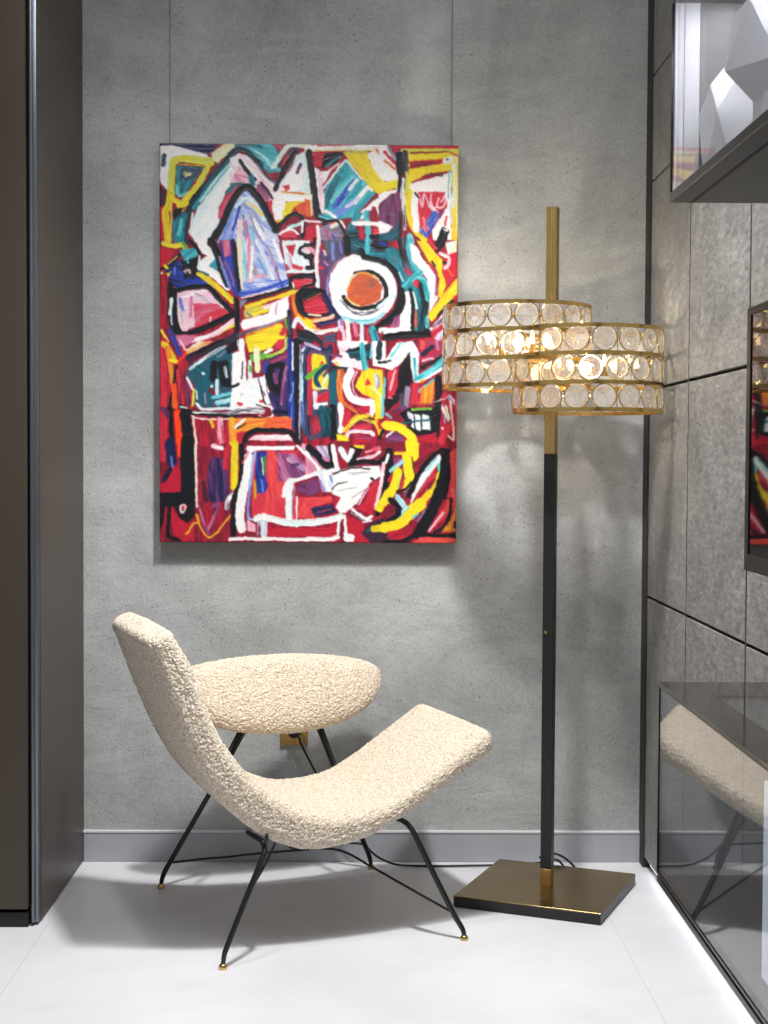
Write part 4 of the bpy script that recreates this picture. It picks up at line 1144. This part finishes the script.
1 1 1 7 150.7 303.8 161.3 313.2 167.8 321.5 174.1 320.4
1 1 1 5.8 172.9 301.6 173.1 321.5
0 15 32 0.6 157 301.7 168.7 301.6 172 314.2 167.7 317.3
1 13 13 3 165.6 314.2 170.9 316.3
0 4 16 0.6 178.2 304.7 190 315.1 187.9 319.3 179.4 321.4
1 0 0 4.7 175 301.6 178.4 322.5
1 0 20 5.8 182.5 304.7 190 315.1 194.2 305.6
1 1 1 5.8 200.5 307.7 193.2 320.3
1 2 3 3.5 197.3 302.5 204.7 302.4
1 1 1 2.3 193.1 302.5 203.7 305.6
1 5 14 3.5 209 307.6 221.7 303.4
1 0 14 3.5 200.6 315 215.4 311.8 221.7 307.5
1 1 1 4.7 192.2 320.3 207 317.1 221.9 318 231.3 307.5
0 0 0 0.6 174.2 328.8 193.3 322.4 221.9 321.1 224.1 331.6 213.6 337.9 207.3 346.4 198.9 360 188.4 368.5 182 369.5 177.7 363.3 182.9 353.8 174.4 349.7 175.4 343.4
1 1 1 1.4 175.3 329.8 193.3 324 212.4 324.3
1 1 1 1.1 174.3 345.5 179.6 340.3 189.2 337.6
1 18 18 0.7 193.3 330.8 211.4 327.5
1 1 1 2.6 213.6 334.3 215.7 335.3
1 18 18 0.6 179.7 346.5 198.8 343.3
1 18 18 0.6 190.1 328.7 207.1 327.5
1 32 32 0.9 194.6 353.8 207.3 345.3
0 4 5 0.6 215.7 337.9 224.2 334.7 222.3 351.5 214 371.4 196.9 364.2 207.4 357.9 211.6 347.4
1 14 13 1.9 211.5 343.2 201.1 360
1 0 14 3.5 226.1 319 223.2 343.1 218.1 364.1
1 1 1 4.7 231.4 317.9 228.5 341 220.3 370.4
1 0 0 3.3 194.7 365.3 207.6 374.6 214 372.5
1 18 18 1.9 193.7 368.4 207.6 377.8
1 0 0 1.9 205.5 378.8 214 376.7
1 0 20 7 148 379.2 169.3 376.9 183.1 372.7
0 4 4 0.6 148 384.4 178.9 383.2 179 392.6 148.1 392.8
1 0 0 2.8 182.1 374.8 180.1 390.5
1 0 0 3 187.4 372.6 188.1 391.5
1 0 0 4.7 148.1 395.9 169.5 395.8 180.1 394.1
1 0 0 8.2 189.7 394.6 194 394.6
0 4 4 0.6 189.5 372.6 205.5 378.8 205.7 391.4 212.1 398.7 196.1 398.8 198.2 391.4 190.7 388.3
0 26 17 0.6 203.5 389.3 214 378.8 222.5 374.5 232.1 373.4 232.4 399.6 214.3 398.7
1 7 7 3 210.9 387.2 216.2 385
1 2 3 7 216.2 385 232.2 383.9
1 2 2 8.2 231.8 347.3 222.4 364.1
0 16 16 0.6 226.7 366.1 233 361.9 233.2 374.5 226.8 376.6
0 22 5 0.6 235.4 314.8 246 311.6 246.1 322 235.6 326.3
0 16 4 0.6 256.5 307.3 288.2 300.8 259 330.3 255.7 322
1 2 2 12.8 254.3 298.9 255.5 310.5
1 2 12 3.5 238.5 308.5 248.1 308.9
1 2 2 10.5 250.2 312.6 252.1 332.5 248.5 343
1 1 1 1.2 254.5 312.6 257.9 332.4
1 1 1 4.2 228.3 343.1 233.5 328.4 233.2 307.5 230 305.4
1 0 0 2.8 228 318 231.1 310.6
1 23 15 4 233.4 326.3 245 316.8
1 5 4 4.7 232.5 335.7 239.8 326.3
1 2 2 8.9 240.9 327.3 236.8 343 227.4 357.8
1 25 25 2.1 244.1 328.3 240 343
0 5 16 0.6 245.2 332.5 248.4 332.5 245.4 345.1 241.1 347.2
1 1 1 2.3 240.1 347.2 247.5 345.1 254.8 337.7
1 22 22 2.8 250.7 345 247.6 351.3
1 1 1 5.1 286.2 305 273.6 313.5 261.1 331.4 251.8 351.3
0 0 20 0.6 282 309.2 286.3 313.4 269.6 334.4 261.3 347.1 253 361.8 255 351.3 264.3 329.2
1 20 23 3 269.5 325 280 313.4
0 5 4 0.6 279 321.8 278.1 332.3 269.7 340.7 257.2 355.5 266.5 339.7
1 23 24 5.8 283.2 320.7 283.4 328.1
1 16 16 2.8 284.1 309.2 286.8 310.2
1 2 3 7.5 283.4 330.2 280.4 340.7 269.9 352.3 254.1 363.9
1 25 25 1.9 284.4 328.1 282.5 338.6
1 12 12 0.9 269.8 344.9 259.4 361.7
1 23 20 5.8 240.1 352.4 248.8 363.9
1 23 20 5.1 236.2 377.6 249.9 363.9
1 1 1 5.1 232.7 355.6 241.3 363.9 239.3 372.3 230.9 377.6
0 16 4 0.6 229.6 359.8 238.1 361.9 236.1 370.3 229.7 373.4
1 2 2 10.5 227.7 383.9 242.6 379.6 255.2 368.1 264.7 359.6
1 23 23 2.8 256.4 373.3 260.6 370.1
1 32 22 3 259.6 376.4 272.2 363.8
0 4 16 0.6 229.9 388.1 249.1 383.8 259.6 378.5 257.6 389 247.1 395.3 230 395.4
1 1 1 4.7 227.9 398.6 247.1 397.4 259.8 389
1 1 1 11.7 289.4 309.2 288.7 327 281.6 351.1 272.3 372.1 261.9 390
1 1 1 4.2 284.1 305 291.6 313.4 292.9 325.9 289.1 353.2
0 33 5 0.6 292.6 307.1 301 302.8 301.8 353.1 297.8 365.7 285.2 376.3 272.6 387.8 270.4 387.9 289.2 359.5 294 332.2
1 14 14 2.3 287.2 367.9 272.5 386.8
1 14 33 3 296.4 344.8 297.5 351
1 1 1 3 294.4 354.2 293.5 367.8 287.4 382.5 276.8 389.9
0 12 11 0.6 299.8 359.4 300.3 387.7 285.3 387.8 293.7 376.2
1 1 1 5.1 260.9 390 272.6 392 287.6 393 299.3 391.4
0 33 11 0.6 264.1 393.1 300.4 394 300.4 399.2 254.6 399.5
1 1 1 2.8 299 378.3 299.1 383.5
1 2 2 1.2 289.6 384.6 293.8 383.5
"""
PAL = [tuple(int(v) for v in l.split()) for l in """
242 240 240
16 18 26
238 216 36
222 190 40
190 28 54
205 50 70
38 150 165
20 88 105
24 28 72
36 62 170
108 136 214
222 100 45
235 150 50
205 120 155
235 190 205
205 208 232
118 24 46
70 30 52
130 130 145
90 90 105
212 234 236
80 50 110
120 60 110
110 200 210
90 170 60
200 212 90
45 38 55
228 228 190
232 222 205
55 75 95
255 70 20
188 86 58
160 130 170
230 80 75
""".strip().split('\n')]
# ---- painted canvas: strokes in canvas units (300 wide, 400 high)
def vnoise(x, y, seed):
    xi = np.floor(x).astype(np.int64); yi = np.floor(y).astype(np.int64)
    fx = x-xi; fy = y-yi; fx = fx*fx*(3-2*fx); fy = fy*fy*(3-2*fy)
    def h(a, b):
        n = (a*374761393+b*668265263+seed*1442695041) & 0xffffffff
        n = ((n ^ (n >> 13))*1274126177) & 0xffffffff
        return ((n ^ (n >> 16)) & 0xffff)/65535.0
    return (h(xi, yi)*(1-fx)+h(xi+1, yi)*fx)*(1-fy)+(h(xi, yi+1)*(1-fx)+h(xi+1, yi+1)*fx)*fy
def smooth_line(p):
    if len(p) < 3: return p
    q = np.vstack([2*p[0]-p[1], p, 2*p[-1]-p[-2]]); out = []
    for i in range(1, len(q)-2):
        for t in np.linspace(0, 1, 6, endpoint=False):
            a, b, c, d = q[i-1], q[i], q[i+1], q[i+2]
            out.append(.5*(2*b+(c-a)*t+(2*a-5*b+4*c-d)*t*t+(3*b-a-3*c+d)*t**3))
    out.append(q[-2]); return np.array(out)
def paint(NX, NY, text, pal):
    s = 300.0/NX
    X, Y = np.meshgrid((np.arange(NX)+.5)*s, (np.arange(NY)+.5)*s)
    img = np.zeros((NY, NX, 3)); hgt = np.zeros((NY, NX))
    for idx, line in enumerate(text.strip().split('\n')):
        f = [float(v) for v in line.split()]; kind = 'L' if f[0] > .5 else 'F'; c1 = int(f[1]); c2 = int(f[2]); w = f[3]; p = np.array(f[4:]).reshape(-1, 2)
        c1 = np.array(pal[c1])/255.; c2 = np.array(pal[c2])/255.
        pad = (w if kind == 'L' else 2)+2
        x0 = max(int((p[:, 0].min()-pad)/s), 0); x1 = min(int((p[:, 0].max()+pad)/s)+1, NX)
        y0 = max(int((p[:, 1].min()-pad)/s), 0); y1 = min(int((p[:, 1].max()+pad)/s)+1, NY)
        if x1 <= x0 or y1 <= y0: continue
        x = X[y0:y1, x0:x1]; y = Y[y0:y1, x0:x1]
        x = x+(vnoise(x*.3, y*.3, idx*2)-.5)*1.1+(vnoise(x*1.1, y*1.1, idx*2+7)-.5)*.25
        y = y+(vnoise(x*.3, y*.3, idx*2+1)-.5)*1.1+(vnoise(x*1.1, y*1.1, idx*2+9)-.5)*.25
        if kind == 'L':
            q = smooth_line(p); best = np.full(x.shape, 1e9); sgn = np.zeros(x.shape); al = np.zeros(x.shape); acc = 0
            for a, b in zip(q[:-1], q[1:]):
                d = b-a; L = max(np.hypot(*d), 1e-6); t = np.clip(((x-a[0])*d[0]+(y-a[1])*d[1])/L/L, 0, 1)
                ex = x-a[0]-t*d[0]; ey = y-a[1]-t*d[1]; dist = np.hypot(ex, ey); m = dist < best
                best = np.where(m, dist, best); sgn = np.where(m, (d[0]*ey-d[1]*ex)/L, sgn); al = np.where(m, acc+t*L, al); acc += L
            n = vnoise(sgn*1.3+50, al*.07+9, idx+100); n2 = vnoise(sgn*3+80, al*.12, idx+200)
            a = np.clip((w*.5*(.93+.14*n2)-best)/.7+.5, 0, 1)
            k = np.clip((n-.45)*3.5+.35, 0, 1); hh = .5+.5*n2+.6*np.clip(best/(w*.5+.1), 0, 1)**3
        else:
            ins = np.zeros(x.shape, bool); dist = np.full(x.shape, 1e9)
            for a_, b_ in zip(p, np.roll(p, -1, 0)):
                c = ((a_[1] > y) != (b_[1] > y)); ins ^= c & (x < (b_[0]-a_[0])*(y-a_[1])/((b_[1]-a_[1]) or 1e-9)+a_[0])
                d = b_-a_; t = np.clip(((x-a_[0])*d[0]+(y-a_[1])*d[1])/(d@d+1e-9), 0, 1)
                dist = np.minimum(dist, np.hypot(x-a_[0]-t*d[0], y-a_[1]-t*d[1]))
            a = np.clip(np.where(ins, dist, -dist)/1.0+.5, 0, 1)
            e = p-p.mean(0); ang = .5*np.arctan2(2*(e[:, 0]*e[:, 1]).sum(), (e[:, 0]**2-e[:, 1]**2).sum())
            uu = x*np.cos(ang)+y*np.sin(ang); vv = -x*np.sin(ang)+y*np.cos(ang)
            n = .65*vnoise(uu*.05, vv*.35, idx+300)+.35*vnoise(uu*.12, vv*1.2, idx+400)
            k = np.clip((n-.5)*2+.3, 0, 1); hh = .4+.8*vnoise(uu*.15, vv*1.6, idx+500)
        col = c1+(c2-c1)*k[..., None]; a3 = a[..., None]
        img[y0:y1, x0:x1] = img[y0:y1, x0:x1]*(1-a3)+col*a3
        hgt[y0:y1, x0:x1] = hgt[y0:y1, x0:x1]*(1-a)+hh*a
    bl = img
    for _ in range(2):
        q = np.pad(bl, ((1, 1), (1, 1), (0, 0)), 'edge'); bl = (q[:-2, 1:-1]+q[2:, 1:-1]+q[1:-1, :-2]+q[1:-1, 2:]+2*q[1:-1, 1:-1])/6
    img = img*.35+bl*.65
    g = 1+.07*(vnoise(X*2.2, Y*.5, 5)-.5)+.05*(vnoise(X*.5, Y*2.2, 6)-.5)
    return np.clip(img*g[..., None], 0, 1), hgt

def lin(c): return np.where(c <= .04045, c/12.92, ((c+.055)/1.055)**2.4)
def painting():
    x0, x1, z0, z1, yf = -.5695, .2620, .9145, 2.0245, 4.170
    zt = z1; root = thing('painting', 'large unframed abstract canvas in red, yellow, teal, black and white on the grey wall', 'painting', ((x0+x1)/2, yf+.036, z0))
    o = (-(x0+x1)/2, -(yf+.036), -z0)
    NX, NY = 420, 560; img, hg = paint(NX+1, NY+1, ART, PAL)
    xs = np.linspace(x0, x1, NX+1); zz = np.linspace(z1, z0, NY+1); X, Z = np.meshgrid(xs, zz)
    Y = yf-.0014*hg; edge = np.zeros_like(Y); edge[0, :] = edge[-1, :] = 1; edge[:, 0] = edge[:, -1] = 1; Y = np.where(edge > 0, yf+.0005, Y)
    n = (NX+1)*(NY+1); V = np.stack([X, Y, Z], -1).reshape(-1, 3)
    i = np.arange(NX*NY); r = i//NX; c = i % NX; a = r*(NX+1)+c
    fc = np.stack([a, a+NX+1, a+NX+2, a+1], 1).astype(np.int32)
    me = bpy.data.meshes.new('painted_canvas'); me.vertices.add(n); me.vertices.foreach_set('co', V.ravel())
    me.loops.add(len(fc)*4); me.loops.foreach_set('vertex_index', fc.ravel()); me.polygons.add(len(fc)); me.polygons.foreach_set('loop_start', np.arange(0, len(fc)*4, 4, dtype=np.int32))
    me.update(calc_edges=True)
    at = me.color_attributes.new('paint', 'FLOAT_COLOR', 'POINT'); rgba = np.ones((n, 4)); rgba[:, :3] = lin(img.reshape(-1, 3))*.76; at.data.foreach_set('color', rgba.ravel())
    m, nt, b, N, L = new_mat('oil_paint'); at_n = N.new('ShaderNodeAttribute'); at_n.attribute_name = 'paint'
    tc = N.new('ShaderNodeTexCoord'); f = noise_node(N, L, tc, 260, 3, .6)
    col = mixc(N, L, .10, at_n.outputs['Color'], ramp(N, L, f, [(.3, (.3, .3, .3, 1)), (.7, (.7, .7, .7, 1))]), 'OVERLAY')
    L.new(col, b.inputs['Base Color']); b.inputs['Roughness'].default_value = .42; b.inputs['Specular IOR Level'].default_value = .35
    o1 = link('painted_canvas', me, m, root, True); o1.location = o
    bm = bmesh.new(); box(bm, x0+.0003, x1-.0003, yf+.001, yf+.0360, z0+.0003, z1-.0003, bev=.001, segs=1); o2 = obj('stretcher_frame', bm, M['canvas_side'], root); o2.location = o
painting()
for x, s in ((-.546, 'left'), (.2445, 'right')):
    bm = bmesh.new(); tube(bm, [(x, YB-.006, 2.03), (x, YB-.006, ZC-.002)], .0007, 6)
    tag(obj('hanging_wire', bm, M['wire']), 'thin steel hanging wire above the %s end of the painting' % s, 'wire', None)

# ---------------------------------------------------------------- wall-hung units at the right
XF, YE = .512, 2.545
def origin(o, off): o.location = tuple(-v for v in off); return o
# lower glass case
off = (.65, 2.1, .4216); t = thing('display_case', 'low wall-hung black framed glass display case at the lower right', 'display case', off)
y0 = 1.45
bm = bmesh.new(); box(bm, XF, XR-.006, y0, YE, .4216, .432, bev=.001, segs=1); origin(obj('bottom_panel', bm, M['frame'], t), off)
bm = bmesh.new(); e = .0045
for zz in (.437, .759): box(bm, XF, XF+.009, y0, YE, zz-(0 if zz > .5 else 0), zz+.0045)
box(bm, XF, XF+.007, YE-.005, YE, .437, .7635); box(bm, XF, XR-.006, YE-.005, YE, .759, .7635); box(bm, XR-.013, XR-.006, YE-.005, YE, .437, .7635)
origin(obj('case_frame', bm, M['frame'], t), off)
bm = bmesh.new(); box(bm, XF+.0015, XF+.0065, y0, YE-.0055, .4425, .758); origin(obj('front_glass', bm, M['case_glass'], t), off)
bm = bmesh.new(); box(bm, XF+.007, XR-.014, YE-.0052, YE-.0008, .4425, .758); origin(obj('end_glass', bm, M['case_glass'], t), off)
bm = bmesh.new(); box(bm, XF+.062, XR-.0065, y0, YE-.1505, .7637, .7685); origin(obj('top_glass', bm, M['case_glass'], t), off)
bm = bmesh.new(); box(bm, XF, XF+.0615, y0, YE, .7637, .7685); box(bm, XF+.0616, XR-.0065, YE-.150, YE, .7637, .7685); origin(obj('top_border', bm, M['border'], t), off)
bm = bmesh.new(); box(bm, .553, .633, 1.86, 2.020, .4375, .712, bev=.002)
b3 = bmesh.new(); box(b3, .528, .540, 1.46, 1.84, .752, .758); origin(obj('led_fill_strip', b3, M['led_fill_glow'], t), off)  # unseen glowing strip, added only to brighten the white block
tag(obj('display_block', bm, M['block_glow']), 'upright white block standing inside the low glass display case, with added glow', 'display block')  # plain white block; its brightness is put in as emission
# upper cabinet
XF = .521
off = (.68, 2.3, 1.590); t = thing('wall_cabinet', 'glass sided grey wall cabinet hung high at the upper right corner', 'cabinet', off)
bm = bmesh.new(); box(bm, XF, XR-.006, y0, YE, 1.590, 1.606, bev=.001, segs=1, mi=0)
box(bm, XF+.034, XF+.040, y0, YE-.004, 1.5892, 1.5905, mi=1)
origin(obj('bottom_panel', bm, [M['shelf'], M['cabinet_dark']], t), off)
bm = bmesh.new(); box(bm, XF, XR-.006, y0, YE, 1.924, 1.962, bev=.001, segs=1); origin(obj('top_panel', bm, M['shelf'], t), off)
bm = bmesh.new(); box(bm, XF+.0015, XF+.0065, y0, YE-.006, 1.608, 1.9225); origin(obj('front_glass', bm, M['glass'], t), off)
bm = bmesh.new(); box(bm, XF, XF+.004, YE-.006, YE, 1.6065, 1.9235); origin(obj('corner_post', bm, M['frame'], t), off)
bm = bmesh.new(); box(bm, XF+.005, XF+.019, YE-.012, YE-.001, 1.6065, 1.9235, mi=0); box(bm, XF+.0205, XF+.046, YE-.012, YE-.001, 1.6065, 1.9235)
origin(obj('white_end_strip', bm, M['white'], t), off)
bm = bmesh.new(); box(bm, XF+.047, XR-.007, YE-.012, YE-.001, 1.6065, 1.9235); origin(obj('end_panel', bm, M['grey_end'], t), off)
bm = bmesh.new(); box(bm, .60, .63, 1.5, 2.48, 1.917, 1.9235); origin(obj('led_fill_strip', bm, M['led_fill_glow'], t), off)
def faceted(name, cx, cy, rings, sides, turn, mat):
    bm = bmesh.new(); rs = []
    for k, (r, z) in enumerate(rings):
        rs.append([bm.verts.new((cx+r*math.cos(2*PI*(i+.5*(k % 2))/sides+turn), cy+r*math.sin(2*PI*(i+.5*(k % 2))/sides+turn), z)) for i in range(sides)])
    for k in range(len(rs)-1):
        a, b = rs[k], rs[k+1]; o_ = k % 2
        for i in range(sides):
            j = (i+1) % sides
            if o_ == 0: bm.faces.new((a[i], a[j], b[i])); bm.faces.new((a[j], b[j], b[i]))
            else: bm.faces.new((a[i], b[j], b[i])); bm.faces.new((a[i], a[j], b[j]))
    bm.faces.new(rs[0][::-1]); bm.faces.new(rs[-1])
    return obj(name, bm, mat)
tag(faceted('faceted_sculpture', .640, 2.22, [(.062, 1.6068), (.064, 1.692), (.106, 1.728), (.096, 1.822), (.03, 1.875)], 6, PI, M['white']), 'large white faceted sculpture inside the high wall cabinet', 'sculpture')
tag(faceted('faceted_sculpture', .597, 2.445, [(.046, 1.6068), (.050, 1.715), (.036, 1.762), (.006, 1.798)], 5, PI+.3, M['white']), 'smaller faceted sculpture behind the large white one in the wall cabinet', 'sculpture')
# screen
off = (.73, 2.1, .963); t = thing('wall_screen', 'black glossy wall screen between the two right-hand cabinets', 'screen', off)
bm = bmesh.new(); box(bm, .6635, XR-.006, 1.60, 2.545, .963, 1.411, bev=.0015, segs=1); origin(obj('screen_housing', bm, M['frame'], t), off)
bm = bmesh.new(); box(bm, .6570, .6633, 2.5225, 2.545, .963, 1.411); box(bm, .6570, .6633, 1.60, 1.6295, .963, 1.411); box(bm, .6570, .6633, 1.630, 2.522, .963, .9915); box(bm, .6570, .6633, 1.630, 2.522, 1.3985, 1.411)
origin(obj('bezel', bm, M['cable'], t), off)
bm = bmesh.new(); box(bm, .6590, .6628, 1.630, 2.522, .992, 1.398); origin(obj('screen_glass', bm, M['screen'], t), off)
